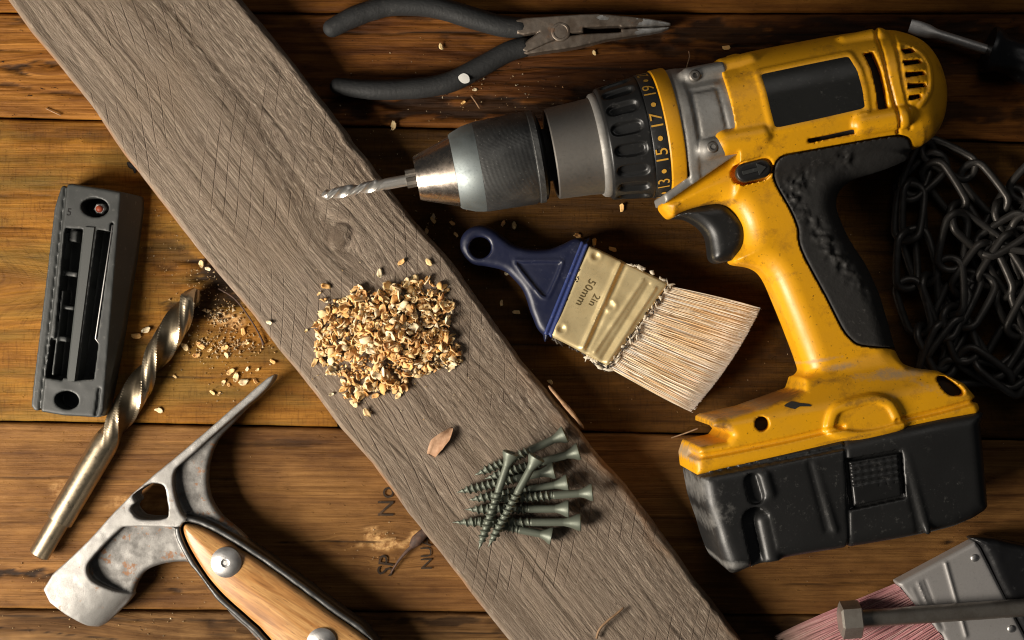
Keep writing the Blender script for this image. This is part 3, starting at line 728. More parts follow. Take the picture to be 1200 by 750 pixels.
# ------------------------------------------------------------------ cordless drill
ZC = 86.0
KD = kz(ZC)
A0 = np.array((*W(490, 212, ZC), ZC))
AX = np.array((0.9834, 0.1820, 0.0)); ND = np.array((0.1820, -0.9834, 0.0)); UP = np.array((0, 0, 1.0))
def DA(s, t=0.0, h=0.0): return A0 + (AX * s + ND * t + UP * h) * KD
def make_drill():
    t = thing('cordless_drill', 'worn yellow and black cordless drill lying on its side with a bit fitted', 'drill', (*W(960, 330, 0), 0))
    # ---- chuck and clutch: turned parts on the spindle axis
    def turned(name, prof, mat, seg=72, parent=None, rfun=None, angle=35, cap=True):
        v, f, s, th = lathe(A0, AX, np.array(prof) * KD, seg, cap, rfun)
        return obj(name, v, f, mat, parent or t, attrs={'s': s, 'th': th}, angle=angle)
    turned('chuck_nose', [(-1, 10), (-1, 25), (1.5, 26.5), (43.5, 41), (43.5, 30)], CHROME)
    for k in range(3):
        a = 0.5 + k * 2 * math.pi / 3
        c = DA(-6, math.sin(a) * 6.5, math.cos(a) * 6.5)
        v, f = tube([c - AX * 7 * KD, c + AX * 10 * KD], 5.5, 8)
        obj('chuck_jaw', v, f, COLLAR, t, angle=40)
    turned('chuck_band', [(43.8, 30), (43.8, 42.5), (46, 44.5), (60, 50), (69, 51.8), (73, 52.2), (73, 40)], CHUCK_BAND)
    turned('chuck_sleeve', [(73.2, 40), (73.2, 52.3), (76, 52.8), (132, 54.3), (134, 53.0), (136, 53), (137, 54.3), (143, 54.2), (143, 40)], KNURL, 96)
    turned('chuck_rear_ring', [(143.2, 40), (143.2, 52), (146, 51), (148, 47), (150, 40), (151, 26)], BLACK_PL)
    turned('spindle', [(149, 31), (192, 31)], DARK, 32)
    turned('nose_collar', [(214, 50), (163, 48), (159.0, 48.5), (158.0, 51), (159.5, 53), (166, 53.6), (196, 55.2), (210, 56.5), (214, 57), (214, 50)], COLLAR, cap=False)
    turned('collar_floor', [(190, 3), (190, 47.5)], DARK, 48, cap=False)
    turned('collar_flange', [(211, 53), (211, 58.5), (213, 60.5), (217, 61.5), (219, 61), (219, 40)], CAST, cap=False)
    def ribs(s, th, r):
        sl = (s / KD - 243) / 18.0
        a = (th / (2 * np.pi) * 17 + 0.21) % 1.0
        da = np.abs(a - .5) / 0.30
        m = sm(np.abs(sl) ** 5 + da ** 2, 1.2, 0.55)
        return r - 5.0 * KD * m * (s / KD > 222) * (s / KD < 266)
    prof = [(219, 50), (219, 62.5), (221, 65)] + [(s, 65.5 + (s - 222) / 44 * 6.0) for s in np.linspace(222, 266, 30)] + [(267.5, 71), (268, 50)]
    turned('clutch_ring', prof, BLACK_PL, 408, rfun=ribs, angle=60)
    turned('number_band', [(268, 50), (268, 71.8), (269, 72.5), (285, 73.5), (285.3, 60)], BLACK_PL, 128)
    turned('clutch_yellow_ring', [(285.5, 50), (285.5, 73.8), (287, 75), (301, 75.8), (303, 75), (303, 50)], YELLOW_RING, 128)
    for k, (txt, size) in enumerate([('21', 19), ('.', 0), ('19', 20), ('.', 0), ('17', 20), ('.', 0), ('15', 20), ('.', 0), ('13', 20), ('.', 0), ('11', 20)]):
        phi = R_(-69 + 15.6 * k); Rr = 73.4
        if txt == '.':
            ang = np.linspace(0, 2 * np.pi, 12, endpoint=False); tv = np.stack([np.cos(ang) * 2.9, np.sin(ang) * 2.9, 0 * ang], 1); tf = [tuple(range(12))]
        else: tv, tf = text_mesh(txt, size, 1.0)
        ph = phi - tv[:, 0] / Rr; s = 276.8 - tv[:, 1]
        v = np.array([DA(a, math.sin(b) * (Rr + .25), math.cos(b) * (Rr + .25)) for a, b in zip(s, ph)])
        obj('number' if txt != '.' else 'dot', v, tf, YELLOW_INK, [c for c in t.children if c.name.startswith('number_band')][0], smooth=False)
    # ---- short twist bit
    twist_bit(t, 'drill_bit', DA(-3), -AX, 110 * KD, 6.8 * KD, 62, BIT, BIT, sh=30 * KD, as_part=True)

    # ---- cast gearbox
    g = Grid(WP([(765, 60), (875, 250)], ZC), ZC - 80, ZC + 80, 1.9)
    s = ((g.X - A0[0]) * AX[0] + (g.Y - A0[1]) * AX[1]) / KD; tt = ((g.X - A0[0]) * ND[0] + (g.Y - A0[1]) * ND[1]) / KD
    d_ax = np.sqrt(tt ** 2 + ((g.Z - ZC) / KD) ** 2)
    pg = g.poly(WP([(772, 85), (842, 77), (847, 104), (855, 142), (862, 183), (776, 242), (774, 232), (802, 212, 86), (798, 178, 150), (788, 132, 160)], 110))
    F = (d_ax - 73.5) * KD
    F = smin(F, g.ext(g.poly(WP([(800, 200), (862, 172), (862, 186), (777, 243), (773, 232)], 110)), ZC, 44, 5), 8)
    for (a, b, r) in [((806, 92, 133), (846, 84, 133), 10), ((828, 176, 148), (864, 167, 148), 12)]:
        F = smin(F, g.caps(W3(*a), W3(*b), r), 4)
    band = np.abs(s - 312) ; F = F - 1.4 * sm(np.abs(s - 312), 7, 4)
    pp = g.poly(WP([(808, 110, 150), (838, 104, 150), (850, 158, 150), (818, 165, 150)])); F = F + 1.4 * sm(np.abs(pp), 3.2, 1.0)[..., None] * (g.Z > ZC)
    F = np.maximum(F, pg[..., None])
    F = F + 1.0 * np.broadcast_to(0.5 * fbm(g.X2 * .05, g.Y2 * .05, 5, 3)[..., None], F.shape)
    V, Q = g.mesh(F); obj('gearbox', relax(V, Q, 1), Q, CAST, t)
    for p in [(812, 91, 143), (832, 175, 158)]:
        c = W3(*p); v, f, _, _ = lathe(c + (0, 0, -4), (0, 0, 1), [(0, 6.5), (5, 6.5), (6.5, 5), (6.8, 3), (4.5, 2.6), (4.5, .5)], 20)
        obj('housing_screw', v, f, COLLAR, t, angle=30)

    # ---- yellow housing
    B = WP([(780, 96), (850, 73), (872, 66), (930, 54), (985, 44), (1028, 39), (1052, 41), (1078, 52), (1096, 74), (1106, 106), (1104, 138), (1094, 160), (1080, 172), (1066, 178), (980, 203), (900, 226), (810, 240), (785, 170)], ZC)
    HN = WP([(880, 172), (858, 182), (820, 206), (790, 228), (775, 241), (780, 252), (788, 257), (800, 250), (822, 244), (842, 242), (857, 250), (867, 268), (868, 288), (859, 304), (862, 311), (884, 315), (899, 327), (914, 360), (930, 400), (943, 437), (944, 456),
             (1066, 446), (1056, 425), (1048, 405), (1041, 380), (1030, 345), (1015, 312), (1000, 290), (986, 262), (980, 240), (986, 222), (1005, 209), (1050, 194), (1064, 180), (1000, 150), (900, 160)], ZC + 20)
    BS = WP([(944, 446), (936, 459, 110), (876, 481, 110), (834, 491, 120), (829, 494, 120), (829, 500, 120), (843, 502, 120), (850, 510, 120), (845, 517, 120), (813, 523, 120), (808, 538, 120), (810, 556, 120), (850, 549), (920, 536), (988, 521), (1045, 507), (1143, 488), (1146, 481), (1140, 466), (1128, 452), (1100, 437), (1066, 433), (1050, 415)], 140)
    g = Grid(np.concatenate([B, HN, BS]), ZC - 76, ZC + 80, 1.6)
    dB = g.poly(cr(B, 4)); dH = g.poly(cr(HN, 4)); dS = g.poly(BS)
    clip = g.poly(WP([(841, 20), (842, 79), (847, 104), (855, 142), (862, 183), (868, 260), (1250, 280), (1250, 20)], 140))
    F0 = np.maximum(g.ext(dB, ZC, 72, 58), clip[..., None])
    hz = 40 + 0 * g.X2
    Fh = g.ext(dH, ZC, hz, 26)
    Fs = g.ext(dS, ZC, 70, 9)
    # the foot slopes away towards the handle
    ln = np.array(W(935, 458, 130)), np.array(W(1100, 430, 130))
    nx = (ln[1] - ln[0]); nx /= np.linalg.norm(nx); up2 = np.array((-nx[1], nx[0]))
    dist = (g.X2 - ln[0][0]) * up2[0] + (g.Y2 - ln[0][1]) * up2[1]
    Fs = smax(Fs, (np.abs(g.Z - ZC) - (72 - np.clip(dist + 26, 0, 60) * 0.75)[..., None]) * 0.8, 6)
    F0 = smin(F0, Fh, 9)
    F0 = smin(F0, Fs, 9)
    # raised features
    for (a, b, r) in [((990, 56, 126), (1030, 47, 126), 13), ((1008, 146, 150), (1056, 138, 150), 13.5), ((846, 84, 128), (878, 77, 128), 13), ((848, 169, 148), (890, 161, 148), 14.5), ((855, 74, 110), (862, 72, 110), 7)]:
        F0 = smin(F0, g.caps(W3(*a), W3(*b), r), 2.0)
    bump2 = g.poly(cr(WP([(967, 512), (965, 492), (975, 476), (1000, 467), (1025, 463), (1044, 470), (1055, 487), (1059, 507), (1010, 520)], 155), 4))
    rim = sm(np.abs(bump2 + 6), 7, 3.5)
    F0 = F0 - (2.2 * sm(bump2, 1, -5) + 3.0 * rim * (g.Y2 > W(0, 512, 155)[1] - 200))[..., None] * (g.Z > ZC + 40)
    lip = g.line(WP([(798, 541), (850, 532), (920, 518), (985, 503)], 156)); F0 = F0 + (4.0 * sm(lip, 4.5, 1.0))[..., None] * (g.Z > ZC)
    lip2 = g.line(WP([(1050, 496), (1100, 485), (1144, 473)], 156)); F0 = F0 + (4.0 * sm(lip2, 4.5, 1.0))[..., None] * (g.Z > ZC)
    seam = g.line(cro(WP([(1024, 36, 120), (1029, 50, 140), (1040, 90, 158), (1049, 125, 158), (1053, 150, 152), (1054, 162, 140)]), 5))
    Fc = F0 + (3.0 * sm(seam, 2.6, .8))[..., None] * (g.Z > ZC)
    seamb = g.line(cro(WP([(1043, 37, 120), (1048, 50, 140), (1057, 90, 158), (1065, 125, 158), (1069, 150, 152)]), 5))
    Fc = Fc + (1.6 * sm(seamb, 3, 1) )[..., None] * (g.Z > ZC)
    # label bed, slots, vents, holes
    LAB = WP([(889, 89), (940, 78), (993, 67), (1002, 85), (1008, 107), (1011, 129), (960, 141), (905, 153), (899, 130), (894, 108)], 152)
    labd = g.poly(LAB)
    bar = sm(np.abs(labd - 3.0), 4.5, 2.0); Fc = Fc - (1.2 * bar)[..., None] * (g.Z > ZC)
    def carve(Fx, outline, depth):
        d = g.poly(outline)
        return np.maximum(Fx, -np.maximum(np.maximum(d[..., None], -(F0 + depth)), (ZC + 25) - g.Z))
    SLOT = WP([(1011, 64), (1023, 61), (1031, 85), (1036, 107), (1039, 129), (1027, 131), (1024, 108), (1019, 85)], 150)
    Fc = carve(Fc, SLOT, 16)
    VENTS = [WP([(1052, 61), (1066, 59), (1070, 64), (1056, 67)], 135), WP([(1056, 73), (1078, 70), (1081, 75), (1058, 79)], 148), WP([(1060, 86), (1084, 83), (1086, 88), (1061, 92)], 154), WP([(1063, 99), (1086, 97), (1087, 102), (1064, 105)], 156), WP([(1065, 113), (1080, 110), (1081, 115), (1066, 119)], 156)]
    ring = g.line(cr(WP([(1054, 56), (1075, 57), (1089, 72), (1092, 92), (1088, 112), (1067, 126)], 150), 5)[:-6]); Fc = Fc - (1.6 * sm(ring, 4, 1.5))[..., None] * (g.Z > ZC + 20)
    for v in VENTS: Fc = carve(Fc, v, 14)
    BARS = WP([(944, 165), (972, 159), (1000, 153), (1001, 158), (973, 164), (945, 170)], 150)
    Fc = carve(Fc, BARS, 12)
    HOLE = [np.array(W(890, 499, 152)) + np.array((math.cos(a) * 8, math.sin(a) * 8)) for a in np.linspace(0, 6.28, 16, endpoint=False)]
    Fc = carve(Fc, HOLE, 14)
    LUG = cr(WP([(1098, 446), (1106, 443), (1116, 449), (1128, 460), (1126, 466), (1112, 466), (1102, 458)], 148), 3)
    Fc = carve(Fc, LUG, 16)
    c0 = np.array(W(869, 206, 128)); c1 = np.array(W(888, 201, 128))
    pk = g.line([c0, c1]) - 12.5
    Fpk = np.maximum(pk[..., None], -(F0 + 7)); Fc = np.maximum(Fc, -np.maximum(Fpk, ZC - g.Z))
    # rubber overmould set into the back of the handle
    RB = cr(WP([(902, 205), (905, 193), (915, 187), (932, 184), (985, 174), (1040, 164), (1058, 165), (1068, 172), (1085, 182), (1090, 200), (1050, 215), (1010, 225), (1000, 250), (1030, 300), (1060, 350), (1070, 385), (1062, 410), (1040, 409), (1008, 406), (996, 399), (985, 385), (966, 348), (942, 304), (935, 285), (934, 270), (925, 248), (910, 222)], 118), 3)
    rb = g.poly(RB)
    Fy = np.maximum(Fc, -np.maximum((rb - 1.6)[..., None], -(F0 + 9)))
    V, Q = g.mesh(Fy); V = relax(V, Q, 2)
    def blobs(V, spots, z):
        w = np.zeros(len(V))
        for (x, y, rx, ry, ang, amt) in spots:
            q = W(x, y, z); r = ell(V[:, 0], V[:, 1], q[0], q[1], rx, ry, ang); w = np.maximum(w, amt * np.exp(-r ** 2))
        return w
    up = V[:, 2] > ZC
    grime = blobs(V, [(835, 243, 34, 7, 10, .75), (790, 243, 14, 8, 25, .5), (890, 275, 22, 26, 0, .35), (960, 450, 50, 7, 10, .5), (912, 470, 40, 6, 18, .75), (868, 170, 26, 6, 12, .45), (1050, 100, 9, 60, 12, .4), (1000, 160, 70, 6, 12, .45), (880, 90, 40, 8, 12, .4), (815, 515, 16, 16, 0, .6), (840, 500, 16, 14, 0, .65), (1010, 470, 60, 8, 8, .45), (985, 515, 60, 4, 12, .5), (1085, 155, 25, 12, 20, .4), (905, 330, 10, 60, -70, .35)], 130)
    scuff = blobs(V, [(1045, 440, 55, 9, 6, .62), (985, 432, 30, 6, 12, .6), (870, 483, 50, 5, 16, .6), (808, 535, 10, 12, 0, .7), (835, 508, 14, 12, 0, .5), (928, 477, 26, 5, 5, .35), (1075, 452, 50, 8, -25, .4), (960, 425, 40, 4, 10, .5)], 130)
    body = obj('housing', V, Q, YELLOW, t, attrs={'grime': grime, 'scuff': scuff})
    nz = 0.5 * fbm(g.X2 * .06, g.Y2 * .06, 51, 3)
    tear = ell(g.X2, g.Y2, *W(928, 225, 118), 26, 12, 55); tear2 = ell(g.X2, g.Y2, *W(965, 285, 118), 60, 9, -53); tear3 = ell(g.X2, g.Y2, *W(985, 190, 118), 10, 14, 80)
    nz = nz + (np.exp(-tear ** 2) + np.exp(-tear2 ** 2) + .7 * np.exp(-tear3 ** 2)) * 5.5 * fbm(g.X2 * .14, g.Y2 * .14, 57, 4)
    Fr = np.maximum(F0 - 1.3 + nz[..., None], rb[..., None] + 0.2)
    Fr = np.maximum(Fr, -(F0 + 14))
    V, Q = g.mesh(Fr); obj('rubber_grip', relax(V, Q, 1), Q, RUBBER, t)
    zf = lambda x, y: g.topz(F0, x, y)
    lo = []
    for i in range(len(LAB)): lo += [LAB[i - 1] + (LAB[i] - LAB[i - 1]) * k for k in (0.12, .5, .88)]
    v, f = patch(cr(lo, 3), zf, 14, 0.7); obj('label_panel', v, f, LABEL, t)
    for nm, o, dd in [('slot_shade_patch', SLOT, 16)] + [('vent_shade_patch', q, 14) for q in VENTS] + [('slot_shade_patch', BARS, 12), ('hole_shade_patch', HOLE, 14), ('hole_shade_patch', LUG, 16)]:  # near-black patches stand in for the shade inside the openings
        c = np.mean(o, 0); oo = c + (np.array(o) - c) * 1.06
        v, f = patch(oo, zf, 4, -dd + 3.5); obj(nm, v, f, DARK, body)
    # direction switch
    zs = float(g.topz(F0, np.array([c0[0]]), np.array([c0[1]]))[0])
    gg = Grid(np.array([c0 - 14, c1 + 14]), zs - 14, zs + 6, 1.2)
    Fb = gg.ext(gg.line([c0, c1]) - 10.5, zs - 6.0, 6.5, 3)
    V, Q = gg.mesh(Fb); sw = obj('direction_switch', relax(V, Q, 2), Q, BLACK_PL, t)
    d = (c1 - c0) / np.linalg.norm(c1 - c0); nn = np.array((-d[1], d[0])); cc = (c0 + c1) / 2
    arrow = [(-13, -2), (4, -2), (4, -6.5), (13, 0), (4, 6.5), (4, 2), (-13, 2)]
    pts = [cc + d * a + nn * b for a, b in arrow]
    v = [(p[0], p[1], z) for z in (zs - 1, zs + 2.6) for p in pts]; n = len(pts)
    f = [tuple(range(n, 2 * n)), tuple(range(n))[::-1]] + [(i, (i + 1) % n, n + (i + 1) % n, n + i) for i in range(n)]
    obj('arrow_mark', v, f, GREY_PL, sw, smooth=False)
    # scraped patch where the yellow has worn off
    sc_ = cr(WP([(918, 478), (927, 473), (936, 475), (947, 476), (949, 479), (936, 479), (930, 482), (922, 480)], 156), 2)
    v, f = patch(sc_, lambda x, y: g.topz(F0, x, y), 3, 0.35); obj('scraped_mark', v, f, GREY_PL, body)
    # ---- trigger
    TR = WP([(787, 257), (803, 247), (826, 241), (846, 240), (862, 252), (874, 268), (872, 290), (862, 304), (850, 309), (840, 310), (833, 305), (831, 292), (828, 278), (819, 267), (803, 258)], ZC + 10)
    g2 = Grid(TR, ZC - 28, ZC + 30, 1.6)
    F = g2.ext(g2.poly(cr(TR, 4)), ZC, 27, 15)
    V, Q = g2.mesh(F); obj('trigger', relax(V, Q, 2), Q, BLACK_PL, t)
    # ---- battery
    BT = WP([(806, 552, 60), (850, 543, 110), (985, 516), (1050, 502), (1147, 484), (1150, 500), (1156, 565), (1158, 590), (1155, 602), (1119, 620), (1060, 633), (980, 646), (896, 660), (853, 663, 90), (838, 656, 60), (827, 632, 50), (821, 612, 50)], 150)
    g3 = Grid(BT, ZC - 80, ZC + 82, 2.0)
    dT = g3.poly(cr(BT, 2))
    F = g3.ext(dT, ZC, 76, 17)
    top = (g3.Z > ZC)
    TZ = ZC + 76
    left = WP([(795, 540), (862, 540), (880, 680), (800, 680)], 150)
    # corner post with its pocket
    NP = g3.line([np.array(W(882, 612, 155)), np.array(W(896, 672, 155))]) - 15
    F = np.maximum(F, -np.maximum(NP[..., None], (TZ - 11) - g3.Z))
    post = g3.caps(W3(893, 612, TZ - 12), W3(905, 668, TZ - 12), 11.0); F = smin(F, np.maximum(post, dT[..., None]), 2.5)
    NP2 = g3.line([np.array(W(878, 566, 155)), np.array(W(882, 583, 155))]) - 9; F = np.maximum(F, -np.maximum(NP2[..., None], (TZ - 6) - g3.Z))
    pz = g3.caps(W3(893, 560, TZ - 5), W3(899, 580, TZ - 5), 8); F = smin(F, pz, 2)
    for a, b in [((953, 546), (976, 624)), ((1062, 536), (1086, 626))]:
        rb_ = g3.caps(W3(a[0], a[1], TZ - 4), W3(b[0], b[1], TZ - 1.5), 3.6); F = smin(F, rb_, 2.5)
        gl = g3.line([np.array(W(a[0] - 7, a[1], TZ)), np.array(W(b[0] - 10, b[1], TZ))]); F = F + (1.2 * sm(gl, 5, 1))[..., None] * top
    st = g3.line([np.array(W(989, 522, TZ)), np.array(W(994, 650, TZ))]); F = F + (2.4 * sm(st, 2.4, .6))[..., None] * top
    bx = g3.poly(WP([(988, 541), (1056, 529), (1061, 587), (995, 601)], TZ)); F = np.maximum(F, -np.maximum(bx[..., None], (TZ - 7) - g3.Z))
    lipb = g3.line(WP([(803, 563), (850, 554), (920, 541), (985, 528)], TZ)); F = F + (2.5 * sm(lipb, 3, 1))[..., None] * top
    V, Q = g3.mesh(F); V = relax(V, Q, 2)
    bat = obj('battery_pack', V, Q, BATTERY, t, attrs={'scuff': blobs(V, [(816, 575, 14, 30, 0, .6), (828, 615, 12, 60, -15, .5), (852, 662, 30, 7, 0, .62), (850, 600, 12, 60, -12, .38), (930, 655, 50, 5, 10, .45), (1010, 560, 200, 60, 10, .12)], 140)})  # grey left end: dusty wear, plus the lit corner's sheen put into the colour
    bb = WP([(993, 544), (1052, 534), (1056, 584), (999, 596)], TZ); g4 = Grid(bb, TZ - 12, TZ + 4, 1.4)
    F = g4.ext(g4.poly(bb), TZ - 6, 6.5, 3)
    ex = (bb[1] - bb[0]) / np.linalg.norm(bb[1] - bb[0]); v_ = -(g4.X2 - bb[0][0]) * (-ex[1]) - (g4.Y2 - bb[0][1]) * ex[0]
    F = F + (1.5 * (np.cos(v_ * 2 * math.pi / 7.0) < -0.1) * (v_ < 30) * (v_ > 3))[..., None] * (g4.Z > TZ - 4)
    V, Q = g4.mesh(F); obj('release_button', relax(V, Q, 4), Q, BLACK_PL, bat)
    # lie it down: tipped a little, nose up, and resting on the tabletop
    t.rotation_euler = Matrix.Rotation(R_(2.4), 3, Vector((-ND[0], -ND[1], 0))).to_euler()
    bpy.context.view_layer.update()
    lo = 1e9
    for o in t.children:
        n = len(o.data.vertices); a = np.empty(n * 3, np.float32); o.data.vertices.foreach_get('co', a); a = a.reshape(-1, 3)
        lo = min(lo, (a @ np.array(o.matrix_world.to_3x3()).T)[:, 2].min())
    t.location.z = -lo + 0.0006; t.location.x -= 4 * S; t.location.y += 1 * S
    return t

# ------------------------------------------------------------------ twist bits
def twist_bit(parent, name, base, d, L, R, pitch, mat_sh, mat_fl, sh, as_part=False, step=None):
    """twist drill from its shank end at `base` along d; `sh` is the plain shank length"""
    d = np.array(d, float); d /= np.linalg.norm(d)
    n = 64; th = np.arange(n) / n * 2 * np.pi
    ss = np.concatenate([np.linspace(sh, L - R * 0.9, int((L - sh) / R * 16)), [L - R * .6, L - R * .3, L - R * .05]])
    a, nn, u = frame(d); V = []
    for s in ss:
        c = np.cos(2 * (th - 2 * np.pi * s / pitch))
        # flutes with a raised margin
        dep = np.clip((0.22 - c) / 1.22, 0, 1) ** 0.52 * 0.52
        fade = sm(s, sh, sh + 3.2 * R)
        r = R * (1 - dep * fade) - R * 0.05 * fade * (c > .45) * (c < .9)
        if s > L - R * .92: r = r * (0.08 + 0.92 * (L - s) / (R * .92)) ** 0.75
        V.append(np.array(base) + a * s + r[:, None] * (np.cos(th)[:, None] * u + np.sin(th)[:, None] * nn))
    V = np.concatenate(V); f = [tuple(q) for q in grid_faces(len(ss), n, True)]; f += [tuple(range(n))[::-1], tuple(range((len(ss) - 1) * n, len(ss) * n))]
    if as_part:
        b = obj(name, V, f, mat_fl, parent, angle=38)
        prof = [(-10, R), (sh + .2, R)]
        v, f2, _, _ = lathe(base, d, prof, 32); obj('bit_shank', v, f2, mat_sh, b, angle=35)
        return b
    b = obj('fluted_body', V, f, mat_sh, parent, angle=38); b.data.materials.append(mat_fl)
    rad = np.linalg.norm(np.cross(V - np.array(base), a), axis=1).reshape(len(ss), n)
    dq = ((rad < R * .90) & ((ss < L - R * 1.3)[:, None])); dq = (dq[:-1] & dq[1:]).ravel()
    b.data.polygons.foreach_set('material_index', np.r_[dq, 0, 0].astype(np.int32))
    prof = [(1.2, R * .66), (0, R * .72)] if False else [(0, R * .60), (2.0, R * .78)] + ([(step, R * .78), (step + 1.0, R * .99)] if step else []) + [(sh + .2, R)]
    v, f2, _, _ = lathe(base, d, prof, 40); obj('shank', v, f2, mat_sh, parent, angle=30)
    return b
drill = make_drill()
# ------------------------------------------------------------------ masonry hammer with wooden scales
def make_hammer():
    t = thing('hammer', 'forged steel hammer with pointed claw and riveted wooden handle scales', 'hammer', (*W(220, 640, 0), 0))
    Z = 29.0
    SIL = WP([(52, 690), (104, 634), (156, 578), (235, 511), (313, 443), (318, 447), (300, 467), (272, 497), (258, 512), (248, 530), (243, 556), (246, 582), (258, 603), (274, 617), (300, 640), (349, 675), (392, 707), (430, 736), (470, 790), (540, 880), (440, 960), (380, 850), (302, 751), (270, 721), (249, 692), (233, 670), (222, 660), (204, 659), (184, 663), (170, 670), (160, 683), (153, 702), (140, 716), (123, 731), (110, 735), (92, 729)], 38)
    BAND = WP([(52, 690), (104, 634), (156, 578), (235, 511), (313, 443), (318, 447), (304, 463), (284, 480), (244, 515), (214, 542), (206, 550), (203, 562), (205, 580), (211, 598), (218, 610), (209, 618), (180, 617), (150, 617), (140, 621), (112, 650), (104, 661), (104, 672), (112, 682), (137, 694), (155, 699), (140, 716), (123, 731), (110, 735), (92, 729)], 50)
    HOLE = WP([(157, 580), (166, 573), (176, 567), (186, 566), (194, 570), (197, 585), (199, 598), (198, 605), (190, 608), (172, 608), (162, 606), (155, 598), (156, 592), (160, 588)], 46)
    WOODO = WP([(216, 615), (222, 614), (243, 621), (270, 636), (307, 660), (349, 690), (392, 722), (434, 752), (480, 800), (530, 880), (455, 930), (400, 850), (317, 749), (292, 724), (264, 699), (243, 675), (224, 645), (215, 624)], 46)
    g = Grid(SIL, 0, 60, 1.4)
    dS = g.poly(cr(SIL, 3)); dB = g.poly(cr(BAND, 3)); dW = g.poly(cr(WOODO, 3)); dH = g.poly(cr(HOLE, 3))
    x0, y0 = W(110, 640, 40); x1, y1 = W(313, 443, 40)
    al = np.clip(((g.X2 - x0) * (x1 - x0) + (g.Y2 - y0) * (y1 - y0)) / ((x1 - x0) ** 2 + (y1 - y0) ** 2), 0, 1)
    hzb = 27 - 10 * al
    F = g.ext(dS, Z, 9.0 + 0 * g.X2, 5)
    # the striking end is round: its right flank falls away
    pa = np.array(W(73, 711, 50)); pb = np.array(W(126, 655, 50)); pe = (pb - pa) / np.linalg.norm(pb - pa)
    wv = (g.X2 - pa[0]) * pe[1] - (g.Y2 - pa[1]) * pe[0]; wv = np.clip(wv + 6, 0, 60)
    lv = (g.X2 - pa[0]) * pe[0] + (g.Y2 - pa[1]) * pe[1]
    hzb = hzb - 27 * (1 - np.sqrt(np.clip(1 - (wv / 56) ** 2, 0, 1))) * sm(lv, 92, 60)
    F = smin(F, g.ext(dB, Z, hzb, 2.2), 1.2)
    hand = dS + 100 * (dW > 14)
    # steel rim standing round the scales, with a narrow gap
    px = np.maximum(dS, -(dW - 2.2)); px = np.maximum(px, dW - 9)
    F = smin(F, g.ext(px, Z, 21 + 0 * g.X2, 3.0), 4)
    F = np.maximum(F, -np.maximum(np.maximum((dW - 2.0)[..., None], -(dW + 8)[..., None] * 0 - 50), 12 - np.abs(g.Z - Z)))
    F = np.maximum(F, -(dH[..., None]))
    # round the striking end
    a = np.array(W(52, 690, 40)) * .5 + np.array(W(118, 733, 40)) * .5
    F = F + (0.55 * fbm(g.X2 * .08, g.Y2 * .08, 61, 3))[..., None]
    V, Q = g.mesh(F); V = relax(V, Q, 2)
    # web shows duller than the ground band
    me = obj('hammer_head', V, Q, STEEL, t); me.data.materials.append(WEB); me.data.materials.append(RIM)
    C = (V[Q].mean(1)); i = np.clip(((C[:, 0] - g.x[0]) / g.h).astype(int), 0, len(g.x) - 1); j = np.clip(((C[:, 1] - g.y[0]) / g.h).astype(int), 0, len(g.y) - 1)
    mi = np.where((dB[i, j] > 1.0) | (np.abs(C[:, 2] - Z) < hzb[i, j] - 9) , 1, 0); mi = np.where(dW[i, j] < 11.5, 2, mi)
    mi = np.where((dW[i, j] > 2.0) & (dB[i, j] < 0) & (mi == 2), 0, mi)
    me.data.polygons.foreach_set('material_index', mi.astype(np.int32))
    # two wooden scales
    for sgn in (1, -1):
        g2 = Grid(WOODO, Z + (9 if sgn > 0 else -27), Z + (28 if sgn > 0 else -9), 1.8)
        d2 = g2.poly(cr(WOODO, 3) )
        top = 19 + 8.5 * (1 - np.exp(np.minimum(d2, 0) / 16.0))
        F = smax(np.broadcast_to(d2[..., None], g2.X2.shape + (len(g2.z),)), sgn * (g2.Z - Z) - top[..., None], 5)
        F = np.maximum(F, 9.5 - sgn * (g2.Z - Z))
        V, Q = g2.mesh(F); V = relax(V, Q, 2)
        dv = np.array(W(434, 760, 46)) - np.array(W(216, 615, 46)); dv /= np.linalg.norm(dv)
        sc_ = obj('handle_scale', V, Q, HWOOD, t, attrs={'gu': V[:, 0] * dv[0] + V[:, 1] * dv[1], 'gv': -V[:, 0] * dv[1] + V[:, 1] * dv[0] + .25 * V[:, 2]})
        if sgn > 0:
            zf = lambda x, y: g2.topz(F, x, y)
            for (px_, py_, r) in [(265, 659, 17.5), (377, 753, 17)]:
                q = W(px_, py_, 54); zt = float(zf(np.array([q[0]]), np.array([q[1]]))[0])
                v, f, _, _ = lathe((q[0], q[1], zt - 3), (0, 0, 1), [(0, r), (3.5, r), (5.5, r - 2.5), (7.5, r - 6), (8.8, r - 11), (8.9, 5.2), (7.2, 4.6), (6.8, 3.2), (7.6, 2.4), (7.6, .3)], 40)
                obj('rivet', v, f, RIVET, t, angle=40)
    return t
hammer = make_hammer()

# ------------------------------------------------------------------ big twist drill lying loose
def big_bit():
    zt = 15.5
    a = W3(46, 651, 13); b = W3(231, 338, 16)
    t = thing('twist_drill_bit', 'large straw coloured twist drill bit lying beside the dark grey case', 'drill bit', (a[0], a[1], 0))
    d = b - a; L = np.linalg.norm(d)
    a[2] = 16.2; d = d / L; d[2] = 0
    twist_bit(t, 'fluted_body', a, d, L, 15.8, 172, BRONZE, FLUTE, sh=L * .40, step=47)
    return t
big_bit()

